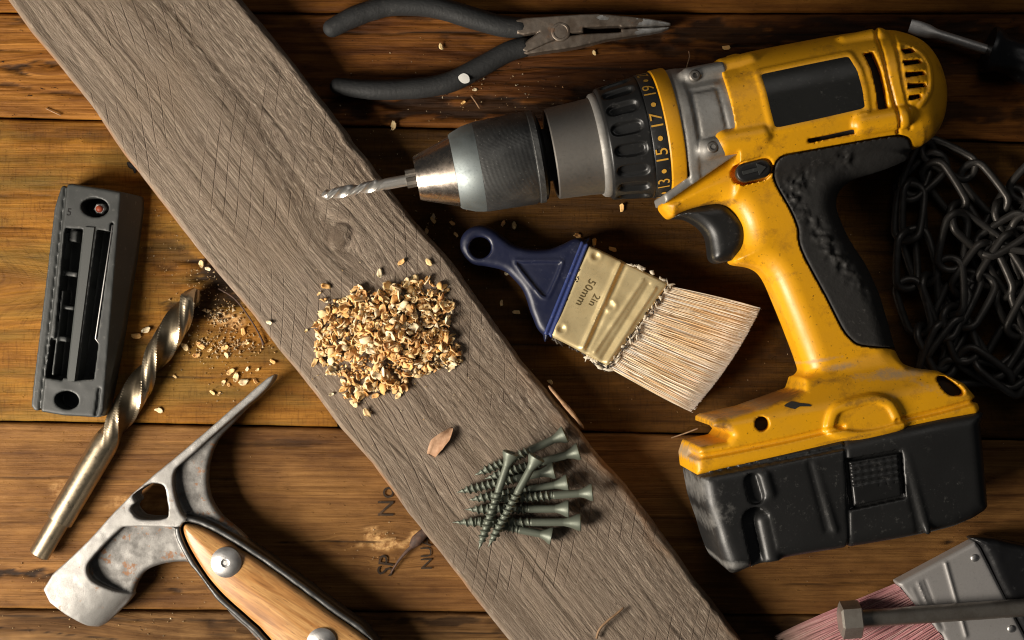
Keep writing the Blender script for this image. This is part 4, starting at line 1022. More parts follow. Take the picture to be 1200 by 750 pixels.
# ------------------------------------------------------------------ dark grey bit case
def make_case():
    t = thing('bit_case', 'dark grey plastic screwdriver bit case with empty slots, standing left of the plank', 'bit case', (*W(100, 350, 0), 0))
    TP = 42.0
    OUT = WP([(71, 219), (76, 216), (86, 215), (128, 222), (160, 228), (165, 233, 20), (165, 245, 20), (158, 300, 20), (142, 400, 20), (127, 480, 20), (123, 487, 25), (116, 489), (76, 487), (40, 481), (36, 476), (38, 455), (52, 340), (63, 245)], 38)
    g = Grid(OUT, 0, TP + 2, 1.5)
    d = g.poly(OUT)
    F = g.ext(d, TP / 2, TP / 2, 3.5)
    # sloping right flank
    l0 = np.array(W(140, 232, TP)); l1 = np.array(W(119, 487, TP)); e = (l1 - l0) / np.linalg.norm(l1 - l0)
    off = (g.X2 - l0[0]) * (-e[1]) + (g.Y2 - l0[1]) * e[0]; off = -off if off[0, 0] > 0 else off
    F = np.maximum(F, (g.Z - (TP - np.clip(off, 0, 60) * 1.5)[..., None]) * .55)
    # left lip, lower than the face
    m0 = np.array(W(83, 214, TP)); m1 = np.array(W(51, 490, TP)); e2 = (m1 - m0) / np.linalg.norm(m1 - m0)
    offl = (g.X2 - m0[0]) * (-e2[1]) + (g.Y2 - m0[1]) * e2[0]; offl = offl if offl[0, 0] > 0 else -offl
    F = np.maximum(F, g.Z - (TP - 5.5 * sm(offl, 5, 8))[..., None])
    F = F + (3.2 * sm(np.abs(offl - 6.0), 2.8, .8) )[..., None] * (g.Z > 18)
    def cut(poly, depth, z=TP):
        nonlocal F
        F = np.maximum(F, -np.maximum(g.poly(WP(poly, z))[..., None], (TP - depth) - g.Z))
    cut([(76, 267), (97, 268), (81, 443), (60, 442)], 33)          # left slot
    cut([(57, 397), (60, 452), (70, 450), (62, 450)], 20) if False else None
    cut([(59, 396), (82, 399), (73, 446), (51, 442)], 33)
    cut([(114, 269), (130, 272), (112, 398), (115, 404), (110, 444), (86, 446), (96, 400)], 30)   # right slot
    F = np.maximum(F, -np.maximum((g.line([np.array(W(131, 262, TP)), np.array(W(112, 398, TP))]) - 1.6)[..., None], TP - 7 - g.Z))
    def add(poly, z0, z1, r=1.2):
        nonlocal F
        F = np.minimum(F, g.ext(g.poly(WP(poly, z1)), (z0 + z1) / 2, (z1 - z0) / 2, r))
    add([(80, 269), (91, 270), (90, 284), (79, 283)], 4, 32)
    add([(74, 317), (91, 319), (90, 325), (73, 323)], 4, 33)
    add([(72, 357), (87, 359), (86, 364), (71, 362)], 4, 33)
    add([(52, 391), (79, 395), (78, 401), (51, 397)], 4, 36)
    add([(72, 340), (75, 340), (63, 440), (60, 440)], 2, 38)       # thin upright rib
    for (cx, cy, rx, ry) in [(111, 243, 16, 11), (78, 469, 14, 10.5)]:
        q = W(cx, cy, TP); rr = ell(g.X2, g.Y2, q[0], q[1], rx, ry, -8)
        F = np.maximum(F, -np.maximum(((rr - 1) * ry)[..., None], 8 - g.Z))
    for (pts) in [[(116, 456), (112, 486)]]:
        F = F + (2.0 * sm(g.line(WP(pts, TP)), 2.2, .6))[..., None] * (g.Z > 20)
    F = F + (0.8 * fbm(g.X2 * .06, g.Y2 * .06, 71, 2))[..., None] * 0.5
    V, Q = g.mesh(F); body = obj('case_body', relax(V, Q, 1), Q, GREY_PL, t)
    # pale tongue at the left edge of the slot, wire spring, bit in the round hole
    v = WP([(74, 272), (80, 273), (59, 388), (52, 387)], 35); n = 4
    vv = np.concatenate([np.c_[v, np.full(4, 10.)], np.c_[v, np.full(4, 34.)]]); f = [(3, 2, 1, 0), (4, 5, 6, 7)] + [(i, (i + 1) % 4, 4 + (i + 1) % 4, 4 + i) for i in range(4)]
    obj('slot_tongue', vv, f, GREY_LT, t, smooth=False)
    v, f = tube([W3(132, 264, 41), W3(122, 330, 41.5), W3(112, 397, 41.5), W3(116, 402, 41.5)], 0.9, 6); obj('wire_clip', v, f, TIN, t)
    v = WP([(97, 266), (114, 267), (90, 447), (77, 446)], TP); zc_ = [TP - 1.5, TP + 0.8]
    mid = (v[0] + v[1]) / 2, (v[2] + v[3]) / 2
    ridge = [np.r_[v[0], TP - 3], np.r_[v[3], TP - 3], np.r_[v[2], TP - 3], np.r_[v[1], TP - 3]]
    inner = [np.r_[v[0] * .8 + v[1] * .2, TP + 1.4], np.r_[v[3] * .8 + v[2] * .2, TP + 1.4], np.r_[v[3] * .2 + v[2] * .8, TP + 1.4], np.r_[v[0] * .2 + v[1] * .8, TP + 1.4]]
    base = [q * (1, 1, 0) + (0, 0, 10) for q in ridge]
    vv = np.array(base + ridge + inner); f = [(8, 9, 10, 11)] + [(a + i, a + (i + 1) % 4, a + 4 + (i + 1) % 4, a + 4 + i) for a in (0, 4) for i in range(4)]
    obj('centre_bar', vv, f, GREY_LT, t, smooth=False)
    q = W3(117, 245, 30); v, f, _, _ = lathe((q[0], q[1], 8), (0, 0, 1), [(0, 7), (22, 7), (24, 5.5), (24.2, .4)], 6); bit = obj('hex_bit', v, f, TIN, t, smooth=False)
    v, f, _, _ = lathe((q[0], q[1], 30), (0, 0, 1), [(0, 4.2), (3.0, 4.2), (3.4, .3)], 14); obj('coloured_tip', v, f, RED_PL, bit)
    tv, tf = text_mesh('5', 12); q = W(81, 249, TP); a = R_(-8)
    vv = [(q[0] + p[0] * math.cos(a) - p[1] * math.sin(a), q[1] + p[0] * math.sin(a) + p[1] * math.cos(a), float(g.topz(F, np.array([q[0]]), np.array([q[1]]))[0]) + .35) for p in tv]
    obj('moulded_number', vv, tf, DARK, body, smooth=False)
    return t
make_case()

# ------------------------------------------------------------------ needle nose pliers
def make_pliers():
    t = thing('pliers', 'old needle nose pliers with dark grey dipped handles, jaws to the right', 'pliers', (*W(600, 50, 0), 0))
    z = 15
    for pts, r in [([(389, 33, z), (412, 21, z), (436, 12, z), (463, 6, z), (507, 8, z), (550, 20, z), (585, 30, z), (612, 33, z)], [10.5, 12, 12, 12.4, 12.6, 12.8, 12.4, 12]),
                   ([(396, 101, z), (433, 105, z), (481, 104, z), (525, 97, z), (562, 79, z), (595, 61, z), (615, 55, z)], [9.5, 11.5, 12, 12.2, 12, 11.8, 11.5])]:
        P = cro([W3(*p) for p in pts], 6); rr = np.interp(np.linspace(0, 1, len(P)), np.linspace(0, 1, len(r)), r)
        P2, r2 = dome_path(P[:-1], rr[:-1], 4)
        r2 = r2 * (1 + .03 * fbm(np.arange(len(r2)) * .5, np.zeros(len(r2)), 5, 2))
        v, f = tube(P2, r2, 18); v[:, 2] = np.maximum(v[:, 2], 1.8)
        h = obj('handle_grip', v, f, GRIP, t)
        if pts[0][0] == 396:
            o = cr(WP([(537, 90), (543, 86), (549, 89), (550, 96), (544, 98), (539, 95)], 27), 3)
            v, f = patch(o, lambda x, y: 27.4 - .05 * np.hypot(x - o[:, 0].mean(), y - o[:, 1].mean()), 3, 0.9); obj('paint_spot', v, f, WHITE_PAINT, h)
        else:
            o = cr(WP([(380, 27), (384, 24), (387, 27), (383, 31)], 22), 3)
    J1 = WP([(604, 24), (614, 21), (660, 18), (701, 16), (740, 19), (774, 23), (786, 26), (787, 28), (786, 29.4), (728, 32.2), (726, 31), (684, 33), (684, 38.5), (668, 40), (640, 52), (618, 62), (606, 58), (620, 46), (632, 38), (614, 42), (606, 40)], 22)
    J2 = WP([(684, 39.5), (728, 37), (728, 33.2), (786, 30.2), (785, 33), (774, 37), (712, 47), (675, 56), (618, 64), (610, 62), (640, 50), (664, 42)], 22)
    for nm, o, zz, hz, mt in [('jaw', J1, 15, 11, PLIER), ('jaw', J2, 14, 10, PLIER)]:
        g = Grid(o, 2, 28, 1.1); xn = (g.X2 - W(680, 30)[0]) / 105.0
        F = g.ext(g.poly(o), zz, hz - 5.5 * np.clip(xn, 0, 1), 2.2) + (.5 * fbm(g.X2 * .15, g.Y2 * .15, 77, 3))[..., None]
        V, Q = g.mesh(F); ob = obj(nm, relax(V, Q, 1), Q, mt, t)
        ob.data.materials.append(PLIER_TIP); C = V[Q].mean(1); tipx = W(748, 30, 15)[0] + 10 * fbm(C[:, 0] * .15, C[:, 1] * .15, 5, 2)
        pat = np.exp(-((C[:, 0] - W(706, 22, 20)[0]) / 9) ** 2 - ((C[:, 1] - W(706, 22, 20)[1]) / 4) ** 2) + .35 * fbm(C[:, 0] * .2, C[:, 1] * .2, 8, 3) > .62
        ob.data.polygons.foreach_set('material_index', ((C[:, 0] > tipx) | pat).astype(np.int32))
    q = W(657, 37, 26); v, f, _, _ = lathe((q[0], q[1], 22), (0, 0, 1), [(0, 11), (4.0, 11), (4.4, 10.4), (4.4, 8.2), (3.9, 7.6), (4.2, .5)], 28); obj('pivot_rivet', v, f, PLIER, t, angle=35)
    return t
make_pliers()

# ------------------------------------------------------------------ screwdriver
def make_driver():
    t = thing('screwdriver', 'flat blade screwdriver with a black handle at the top right edge', 'screwdriver', (*W(1150, 55, 0), 0))
    a = W3(1072, 32, 16); b = W3(1155, 58, 22); d = (b - a) / np.linalg.norm(b - a)
    n = np.cross((0, 0, 1), d)
    P = [a + d * s for s in (0, 14, 22, 95)]
    ring = []
    for s, w, h in [(-6, 8.0, 1.2), (4, 9.0, 2.0), (16, 8.5, 3.6), (24, 6.4, 5.8), (28, 6.0, 6.0), (98, 6.0, 6.0)]:
        th = np.arange(20) / 20 * 2 * np.pi
        up = np.cross(d, n)
        ring.append(a + d * s + w * np.cos(th)[:, None] * n + h * np.sin(th)[:, None] * up)
    V = np.concatenate(ring); f = [tuple(q) for q in grid_faces(6, 20, True)] + [tuple(range(20))[::-1], tuple(range(100, 120))]
    obj('blade_shaft', V, f, DRIVER, t, angle=40)
    def rf(s, th, r): return r * (1 - .07 * (np.cos(6 * th) > .3) * (s > 34) * (s < 190))
    prof = [(0, 6), (0.5, 26), (4, 27.5), (9, 26), (16, 22), (30, 21), (40, 24), (60, 27), (150, 28), (185, 26), (198, 20), (204, 8), (205, .5)]
    v, f, _, _ = lathe(b + (0, 0, 6), d * (1, 1, .0) + (0, 0, .02), prof, 48, True, rf); obj('handle', v, f, BLACK_HANDLE, t, angle=50)
make_driver()
# ------------------------------------------------------------------ paint brushes
def bristles(parent, A, B, C, D, z0, zt, n, colf, length_jit=0.10, r=0.55, sag=0.0, splay=0.06, name='bristles', curve=0.0):
    """hairs from the ferrule mouth A-B to the tip line D-C"""
    V = []; Fq = []; Cc = []; k = 0
    A, B, C, D = [np.array(q, float) for q in (A, B, C, D)]
    for i in range(n):
        t = rnd.random(); h = rnd.random()
        p0 = A + (B - A) * t; t1 = min(max(t + rnd.gauss(0, splay * .5), -0.01), 1.01); p1 = D + (C - D) * t1
        j = 1 - abs(rnd.gauss(0, length_jit)) if rnd.random() < .85 else 1 - rnd.random() * .25
        if curve: j -= curve * (2 * t1 - 1) ** 2
        hz0 = z0[0] + (z0[1] - z0[0]) * h; hz1 = zt[0] + (zt[1] - zt[0]) * min(max(h + rnd.gauss(0, .12), 0), 1.1)
        side = np.array((B - A)[:2]); side = side / np.linalg.norm(side); bend = rnd.gauss(0, 1.6)
        rr = r * (0.7 + .7 * rnd.random()); m = 6; col = colf(t, h)
        for q in range(m):
            s = q / (m - 1) * j
            xy = p0[:2] + (p1[:2] - p0[:2]) * s + side * bend * s * (1 - s) * 2
            z = hz0 + (hz1 - hz0) * s + 4 * (1 - h) * 0
            w = rr * (1 - .75 * (q == m - 1))
            for a in range(3):
                an = a * 2.094 + .5
                V.append((xy[0] + side[0] * math.cos(an) * w, xy[1] + side[1] * math.cos(an) * w, z + math.sin(an) * w)); Cc.append(col(s))
        for q in range(m - 1):
            for a in range(3):
                b = (a + 1) % 3; o = k + q * 3
                Fq.append((o + a, o + b, o + 3 + b, o + 3 + a))
        k += m * 3
    ob = obj(name, V, np.array(Fq), BRISTLE, parent, attrs={'col': np.array(Cc)})
    ob['kind'] = 'stuff'
    return ob
def lump_line(pts, n, r0, r1, jit, z, seed):
    rr = random.Random(seed); P = cro(pts, 10); parts = []; ang = math.atan2(P[-1][1] - P[0][1], P[-1][0] - P[0][0])
    for i in range(n):
        p = P[rr.randrange(len(P))] + np.array([rr.gauss(0, jit), rr.gauss(0, jit), 0]); r = rr.uniform(r0, r1)
        th = np.arange(7) / 7 * 6.283; el = rr.uniform(1.0, 2.6); t0 = ang + rr.gauss(0, .5); ct, st = math.cos(t0), math.sin(t0)
        raw = [(math.cos(a) * r * el * rr.uniform(.4, 1.3), math.sin(a) * r / el ** .5 * rr.uniform(.4, 1.4)) for a in th]
        ring = [(p[0] + x * ct - y * st, p[1] + x * st + y * ct, p[2] - 1.0) for x, y in raw]
        rin = [(p[0] + (q[0] - p[0]) * .55, p[1] + (q[1] - p[1]) * .55, p[2] + r * .22 * rr.uniform(.4, 1.1)) for q in ring]
        v = ring + rin; f = [(a, (a + 1) % 7, 7 + (a + 1) % 7, 7 + a) for a in range(7)] + [tuple(range(7, 14))]
        parts.append((v, f))
    return join(parts)

def make_brush():
    t = thing('paintbrush', 'paintbrush with navy blue handle, brass ferrule and pale clean bristles', 'paintbrush', (*W(700, 360, 0), 0))
    Z = 21.0
    HO = WP([(541, 296), (539, 285), (543, 274), (553, 266), (566, 264), (578, 268), (590, 277), (604, 287), (625, 292), (645, 291), (662, 285), (675, 279), (684, 281), (690, 288), (644, 394), (636, 392), (629, 384), (622, 366), (613, 341), (600, 325), (588, 316), (570, 312), (553, 309)], 26)
    g = Grid(HO, 3, 42, 1.5)
    dh = g.poly(cr(HO, 4)); q = W(563, 290, 28)
    ring = np.hypot(g.X2 - q[0], g.Y2 - q[1])
    fl = np.clip((g.X2 - W(580, 0, 26)[0]) / 100, 0, 1)
    F = g.ext(dh, Z, 12 + 6 * fl, 9)
    F = np.maximum(F, -(ring - 10.5)[..., None]); 
    F = smax(F, -(np.sqrt(np.maximum(0, (ring[..., None] - 18) ** 2 + (g.Z - Z) ** 2 * 0)) * 0 + 9 - np.abs(g.Z - Z)) * 0 - 99, 1)
    F = F + (2.5 * sm(ring, 16, 10.5))[..., None]
    tri = g.poly(cr(WP([(606, 309), (613, 307), (652, 307), (657, 311), (643, 344), (638, 347), (632, 342)], 38), 3))
    F = F + (2.0 * sm(tri, 1.0, -2.5) - 1.0 * sm(np.abs(tri - 1.5), 3, 1))[..., None] * (g.Z > Z) * 1.0
    F = F + (.5 * fbm(g.X2 * .06, g.Y2 * .06, 81, 3))[..., None]
    V, Q = g.mesh(F); V = relax(V, Q, 2); h = obj('handle', V, Q, NAVY, t)
    d3 = tri[np.clip(((V[:, 0] - g.x[0]) / g.h).astype(int), 0, len(g.x) - 1), np.clip(((V[:, 1] - g.y[0]) / g.h).astype(int), 0, len(g.y) - 1)]
    # worn blue ridge where the handle meets the ferrule
    g2 = Grid(WP([(680, 280), (695, 290), (640, 395), (650, 400)], 30), 2, 42, 1.4)
    e = g2.poly(WP([(681, 282), (690, 286), (647, 396), (637, 391)], 36))
    F = g2.ext(e, Z, 19, 2.0); F = F + (1.6 * sm(np.abs(g2.line(WP([(686, 284), (642, 394)], 38))), 2.2, .8))[..., None]
    V, Q = g2.mesh(F); obj('handle_ridge', relax(V, Q, 1), Q, BLUE, h)
    # ferrule
    FE = WP([(690, 287), (734, 308), (784, 333), (749, 382), (714, 431), (680, 411), (645, 393), (667, 340)], 36)
    g3 = Grid(FE, 2, 44, 1.4)
    c0 = np.array(W(667, 340, 36)); dv = np.array(W(749, 382, 36)) - c0; Lf = np.linalg.norm(dv); dv /= Lf
    u = (g3.X2 - c0[0]) * dv[0] + (g3.Y2 - c0[1]) * dv[1]
    F = g3.ext(g3.poly(FE), Z, 18.5 + 0 * u, 4)
    def fan(a, b, hgt, w):
        l = g3.line(WP([a, b], 39)); return hgt * np.exp(-(l / w) ** 2)
    rel = fan((727, 308), (683, 407), 2.8, 2.6) - fan((733, 311), (688, 410), 1.6, 2.6) + fan((753, 328), (697, 412), 1.6, 2.4) + fan((767, 338), (712, 424), 2.0, 2.6) - fan((760, 333), (706, 420), 1.4, 2.5) - fan((779, 343), (722, 426), 1.5, 3)
    for (x, y) in [(698, 300), (658, 385), (716, 358)]:
        c = W(x, y, 39); r = np.hypot(g3.X2 - c[0], g3.Y2 - c[1]); rel = rel - 2.5 * np.exp(-(r / 4.0) ** 2) * (1 if x != 716 else .5) + .8 * np.exp(-((r - 6) / 2.5) ** 2)
    rel = rel + 2.4 * fbm(g3.X2 * .022, g3.Y2 * .022, 85, 3)
    F = F - rel[..., None] * np.sign(g3.Z - Z) * (g3.Z > Z)
    V, Q = g3.mesh(F); fe = obj('ferrule', relax(V, Q, 2), Q, BRASS, t)
    for txt, cx, cy, s in [('50mm', 686, 343, 13), ('2in', 696, 352, 12)]:
        tv, tf = text_mesh(txt, s, 1.05); a = R_(-119); cpos = W(cx, cy, 39.5)
        x = cpos[0] + tv[:, 0] * math.cos(a) - tv[:, 1] * math.sin(a); y = cpos[1] + tv[:, 0] * math.sin(a) + tv[:, 1] * math.cos(a)
        zz = g3.topz(F, x, y) + .45
        obj('stamped_lettering', np.stack([x, y, zz], 1), tf, EMB, fe, smooth=False)
    v, f = lump_line([W3(735, 309, 38), W3(760, 318, 38), W3(785, 334, 38)], 20, 1.0, 3.6, 1.2, 36, 3); obj('paint_crust', v, f, PAINT, fe)
    v, f = lump_line([W3(784, 335, 39), W3(750, 382, 40), W3(714, 430, 39)], 44, .8, 2.4, 2.4, 38, 4); obj('paint_crust', v, f, PAINT, fe)
    v, f = lump_line([W3(783, 338, 39), W3(748, 386, 40), W3(712, 432, 38)], 44, .7, 1.8, 2.2, 38, 5); obj('dark_paint_crust', v, f, PAINT_DARK, fe)
    v, f = lump_line([W3(650, 396, 34), W3(682, 413, 34), W3(712, 431, 35)], 40, 1.5, 3.6, 2.2, 34, 6); obj('dark_paint_crust', v, f, PAINT_DARK, fe)
    v, f = lump_line([W3(690, 417, 36), W3(712, 430, 36)], 16, 2, 4.0, 2.0, 34, 16); obj('paint_crust', v, f, PAINT, fe)
    v, f = lump_line([W3(694, 290, 36), W3(676, 326, 39.5), W3(650, 388, 36)], 26, .8, 1.9, 1.5, 34, 7); obj('dark_paint_crust', v, f, PAINT_DARK, fe)
    def colf(tt, hh):
        base = rnd.choice([(.92, .72, .46), (.92, .78, .55), (.88, .62, .36), (.86, .77, .62), (.86, .80, .70), (.84, .66, .44), (.74, .49, .25)]); w = rnd.random()
        pale = (.94, .91, .86)
        def c(s):
            k = max(sm(np.array(s), .55 + .25 * w, .95), .45 * sm(np.array(s), .25, .0)) * .85
            return tuple(b * (1 - k) + p * k for b, p in zip(base, pale))
        return c
    A, B = W(783, 335, 34), W(713, 430, 34); C, D = W(816, 484, 26), W(896, 364, 26)
    bristles(t, A, B, C, D, (33, 36.5), (27, 30.5), 5600, colf, .03, .52, splay=.04, curve=.05)
    bristles(t, A, B, C, D, (6, 14), (5, 12), 500, colf, .05, .60, splay=.06, name='under_bristles')
    # the packed inner tuft, so no light comes through the hairs
    core = WP([(780, 337), (884, 367), (811, 476), (714, 428)], 28); g5 = Grid(core, 4, 38, 1.8)
    c0 = np.array(W(748, 382, 28)); dv = np.array(W(850, 425, 28)) - c0; dv /= np.linalg.norm(dv); uu = (g5.X2 - c0[0]) * dv[0] + (g5.Y2 - c0[1]) * dv[1]; vv = -(g5.X2 - c0[0]) * dv[1] + (g5.Y2 - c0[1]) * dv[0]
    F = g5.ext(g5.poly(core), 19.5 - .03 * np.clip(uu, 0, 130)[..., None], 15.8 - .022 * uu, 4) + (.9 * fbm(uu * .01, vv * .35, 15, 3))[..., None]; V, Q = g5.mesh(F)
    uu = (V[:, 0] - c0[0]) * dv[0] + (V[:, 1] - c0[1]) * dv[1]; vv = -(V[:, 0] - c0[0]) * dv[1] + (V[:, 1] - c0[1]) * dv[0]
    k = np.clip(.5 + 1.4 * fbm(uu * .012, vv * .45, 4, 4), 0, 1)[:, None]; kp = np.clip((uu - 55) / 60, 0, .85)[:, None]
    cc = (np.array((.72, .48, .25)) * (1 - k) + np.array((.88, .78, .62)) * k) * (1 - kp) + np.array((.88, .84, .78)) * kp
    obj('bristle_core', V, Q, BRISTLE, t, attrs={'col': cc})
    return t
EMB = metal('stamped_brass', (0.46, 0.35, 0.17), 0.35, (0.34, 0.25, 0.12), 0.7, bump=0.1, scale=0.05)
make_brush()

def make_pink_brush():
    t = thing('paintbrush', 'paintbrush with faded pink bristles and a black handle, under the bolt', 'paintbrush', (*W(1100, 700, 0), 0))
    Z = 17.0
    FE = WP([(1139, 633, 18), (1149, 641), (1200, 742), (1212, 766), (1128, 790), (1104, 744), (1070, 707), (1052, 684), (1050, 680, 16)], 32)
    g = Grid(FE, 1, 36, 1.6)
    F = g.ext(g.poly(FE), Z, 15.5, 5)
    rel = 0
    for a, b, w, hh in [((1108, 660), (1132, 745), 2.0, 1.8), ((1076, 683), (1100, 740), 1.8, 1.4), ((1084, 680), (1106, 738), 1.5, -1.0), ((1069, 690), (1092, 735), 1.6, 1.0)]:
        l = g.line(WP([a, b], 32)); rel = rel + hh * np.exp(-(l / w) ** 2)
    F = F - rel[..., None] * (g.Z > Z); V, Q = g.mesh(F); fe = obj('ferrule', relax(V, Q, 2), Q, TIN, t)
    for p in [(1142, 654), (1185, 737)]:
        q = W(*p, 33); v, f, _, _ = lathe((q[0], q[1], 31.5), (0, 0, 1), [(0, 4.6), (1.8, 4.4), (2.8, 3), (3.1, .3)], 18); obj('rivet', v, f, RIVET, fe, angle=50)
    HO = WP([(1138, 632), (1160, 630), (1200, 638), (1260, 650), (1330, 645), (1400, 655), (1405, 690), (1340, 705), (1290, 720), (1250, 745), (1215, 768), (1200, 742), (1178, 700), (1150, 642)], 34)
    g = Grid(HO, 0, 40, 2.0); F = g.ext(g.poly(cr(HO, 3)), Z + 1, 18, 12) + (.8 * fbm(g.X2 * .05, g.Y2 * .05, 91, 3))[..., None]
    V, Q = g.mesh(F); obj('handle', relax(V, Q, 2), Q, BLACK_HANDLE, t)
    def colf(tt, hh):
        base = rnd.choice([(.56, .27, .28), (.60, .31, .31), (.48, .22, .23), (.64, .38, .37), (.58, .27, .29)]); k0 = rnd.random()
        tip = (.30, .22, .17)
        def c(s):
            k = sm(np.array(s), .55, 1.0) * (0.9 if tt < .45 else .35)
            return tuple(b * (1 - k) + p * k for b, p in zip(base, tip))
        return c
    A, B = W(1054, 688, 28), W(1106, 748, 28); D, C = W(908, 748, 10), W(940, 860, 10)
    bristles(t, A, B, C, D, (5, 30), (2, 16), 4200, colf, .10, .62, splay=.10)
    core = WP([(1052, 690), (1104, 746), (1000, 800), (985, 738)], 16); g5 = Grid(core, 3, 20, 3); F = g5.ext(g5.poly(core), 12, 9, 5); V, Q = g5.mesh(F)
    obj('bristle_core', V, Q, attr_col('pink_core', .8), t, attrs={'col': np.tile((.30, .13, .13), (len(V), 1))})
make_pink_brush()

# ------------------------------------------------------------------ hex bolt across the pink brush
def make_bolt():
    t = thing('hex_bolt', 'long dark steel hex head bolt lying across the pink bristled brush', 'bolt', (*W(1000, 725, 0), 0))
    a = W3(984, 727, 44); b = W3(1330, 703, 44); d = (b - a) / np.linalg.norm(b - a)
    _, n, u = frame(d)
    # hexagonal head with a chamfered face
    th = (np.arange(6) + .5) / 6 * 2 * np.pi + .25; ring = []
    for s, r in [(0, 17.5), (2.2, 21.5), (22.5, 21.5), (24, 19.5)]:
        ring.append(a + d * s + r * (np.cos(th)[:, None] * u + np.sin(th)[:, None] * n))
    V = np.concatenate(ring); f = [tuple(q) for q in grid_faces(4, 6, True)] + [tuple(range(6))[::-1], tuple(range(18, 24))]
    obj('hex_head', V, f, BOLT, t, smooth=False)
    v, f, _, _ = lathe(a, d, [(23, 9), (23.5, 11.5), (26, 10.2), (300, 10.2), (304, 9.0), (304.5, 1)], 32); obj('shank', v, f, BOLT, t, angle=35)
make_bolt()

# ------------------------------------------------------------------ iron chain
def make_chain():
    t = thing('chain', 'tangled pile of black iron chain with long twisted links at the right edge', 'chain', (*W(1150, 320, 0), 0))
    base = None; Lk, Wk, r = 76.0, 40.0, 4.6
    pts = []
    for k in range(40):
        a = k / 40 * 2 * math.pi; x = max(-1, min(1, math.cos(a) * 1.0))
        s = (Lk - Wk) / 2
        px = math.cos(a) * (Wk / 2 - r) + (s if math.cos(a) > 0 else -s) * min(1, abs(math.cos(a)) * 3)
        pts.append((px, math.sin(a) * (Wk / 2 - r), 3.0 * math.sin(2 * a)))
    v, f = tube(pts, r, 9, closed=True)
    me0 = None; rc = random.Random(23); n = 62; P = []
    for i in range(n + 1):
        s = i / n; a = s * 2 * math.pi * 4.35 + 0.6
        rad = 0.30 + 0.62 * abs(math.sin(s * 9.5 + .7)) + rc.uniform(-.08, .08)
        x = 1163 + math.cos(a) * 112 * rad; y = 322 + math.sin(a * 1.37 + 1.0) * 158 * rad
        z = 8 + 34 * (1 - rad) + 10 * rc.random()
        P.append(W3(x, y, z))
    P = np.array(P)
    C = cro(P, 12); seg = np.r_[0, np.cumsum(np.linalg.norm(np.diff(C, axis=0), axis=1))]
    step = 56.0; m = int(seg[-1] / step)
    first = None
    for i in range(min(m, 120)):
        s0, s1 = i * step, i * step + step
        p0 = np.array([np.interp(s0, seg, C[:, k]) for k in range(3)]); p1 = np.array([np.interp(s1, seg, C[:, k]) for k in range(3)])
        c = (p0 + p1) / 2; d = p1 - p0; d[2] *= .6; d /= np.linalg.norm(d) + 1e-9
        roll = (0.35 if i % 2 else -0.55) + rc.uniform(-.25, .25)
        side = np.cross((0, 0, 1), d); side /= np.linalg.norm(side); up = np.cross(d, side)
        sd = side * math.cos(roll) + up * math.sin(roll); up2 = np.cross(d, sd)
        R3 = Matrix([[d[k], sd[k], up2[k]] for k in range(3)])
        ext = 0.5 * Lk * abs(d[2]) + .5 * Wk * abs(sd[2]) + 1.0
        c[2] = max(c[2], ext + rc.uniform(0, 8))
        px = c[0] / kz(c[2]) + 600
        if first is None:
            first = obj('link', v + ORG[t.name], f, CHAIN, t); o = first
        else:
            o = first.copy(); COL.objects.link(o)
        o.parent = t
        o.matrix_local = Matrix.Translation(Vector(c - ORG[t.name]) * S) @ R3.to_4x4()
make_chain()

# ------------------------------------------------------------------ deck screws on the plank
def screw_mesh():
    L = 120.0; seg = 18; pitch = 6.6; tl = 74.0
    th = np.arange(seg) / seg * 2 * np.pi
    ss = np.r_[np.linspace(0, tl, 150), np.linspace(tl + 1, L - 16, 4)]
    V = []
    for s in ss:      # s from the point
        core = 3.9 if s < tl else 4.5
        taper = min(1.0, .04 + s / 17.0)
        x = (s / pitch - th / (2 * np.pi)) % 1.0
        ridge = np.clip(1 - np.abs(x - .5) / .26, 0, 1) * 2.3 * (s < tl - 1) * min(1, (s + 2) / 14.0) * min(1.0, max(0, (tl - s)) / 5)
        r = core * taper + ridge * min(1, .35 + taper * .65)
        V.append(np.stack([0 * th + s, r * np.cos(th), r * np.sin(th)], 1))
    V = np.concatenate(V); f = [tuple(q) for q in grid_faces(len(ss), seg, True)] + [tuple(range(seg))[::-1]]
    hv, hf, _, _ = lathe((0, 0, 0), (1, 0, 0), [(L - 18, 4.3), (L - 15, 4.5), (L - 9, 6.2), (L - 3, 9.4), (L, 10.0), (L + .8, 9.4), (L + 0.8, 5.2), (L - 3.5, 3.6), (L - 3.5, .3)], 28)
    return V, f, hv, hf
SV, SF, HV, HF = screw_mesh()
SCR = [  # head px, point px, z head, z point, label
    ((662, 509), (556, 557), 55, 50, 'grey green deck screw at the top of the fan, pointing left'),
    ((678, 529), (568, 561), 56, 52, 'grey green deck screw second from the top of the fan'),
    ((649, 551), (535, 577), 55, 50, 'deck screw with its head third from the top, half under the crossed screws'),
    ((665, 566), (549, 586), 57, 51, 'deck screw fourth from the top of the fan, behind the crossed screws'),
    ((694, 577), (577, 586), 64, 58, 'deck screw sticking out farthest to the right of the fan'),
    ((666, 596), (545, 597), 55, 50, 'yellow stained deck screw third from the bottom of the fan'),
    ((680, 612), (530, 612), 56, 50, 'deck screw second from the bottom, its point farthest left'),
    ((646, 628), (548, 609), 54, 52, 'lowest deck screw of the fan, point hidden under the others'),
    ((599, 531), (561, 644), 76, 64, 'left of the two deck screws laid across the fan, point downward'),
    ((629, 536), (572, 641), 78, 66, 'right of the two deck screws laid across the fan, point downward'),
]
s0 = None
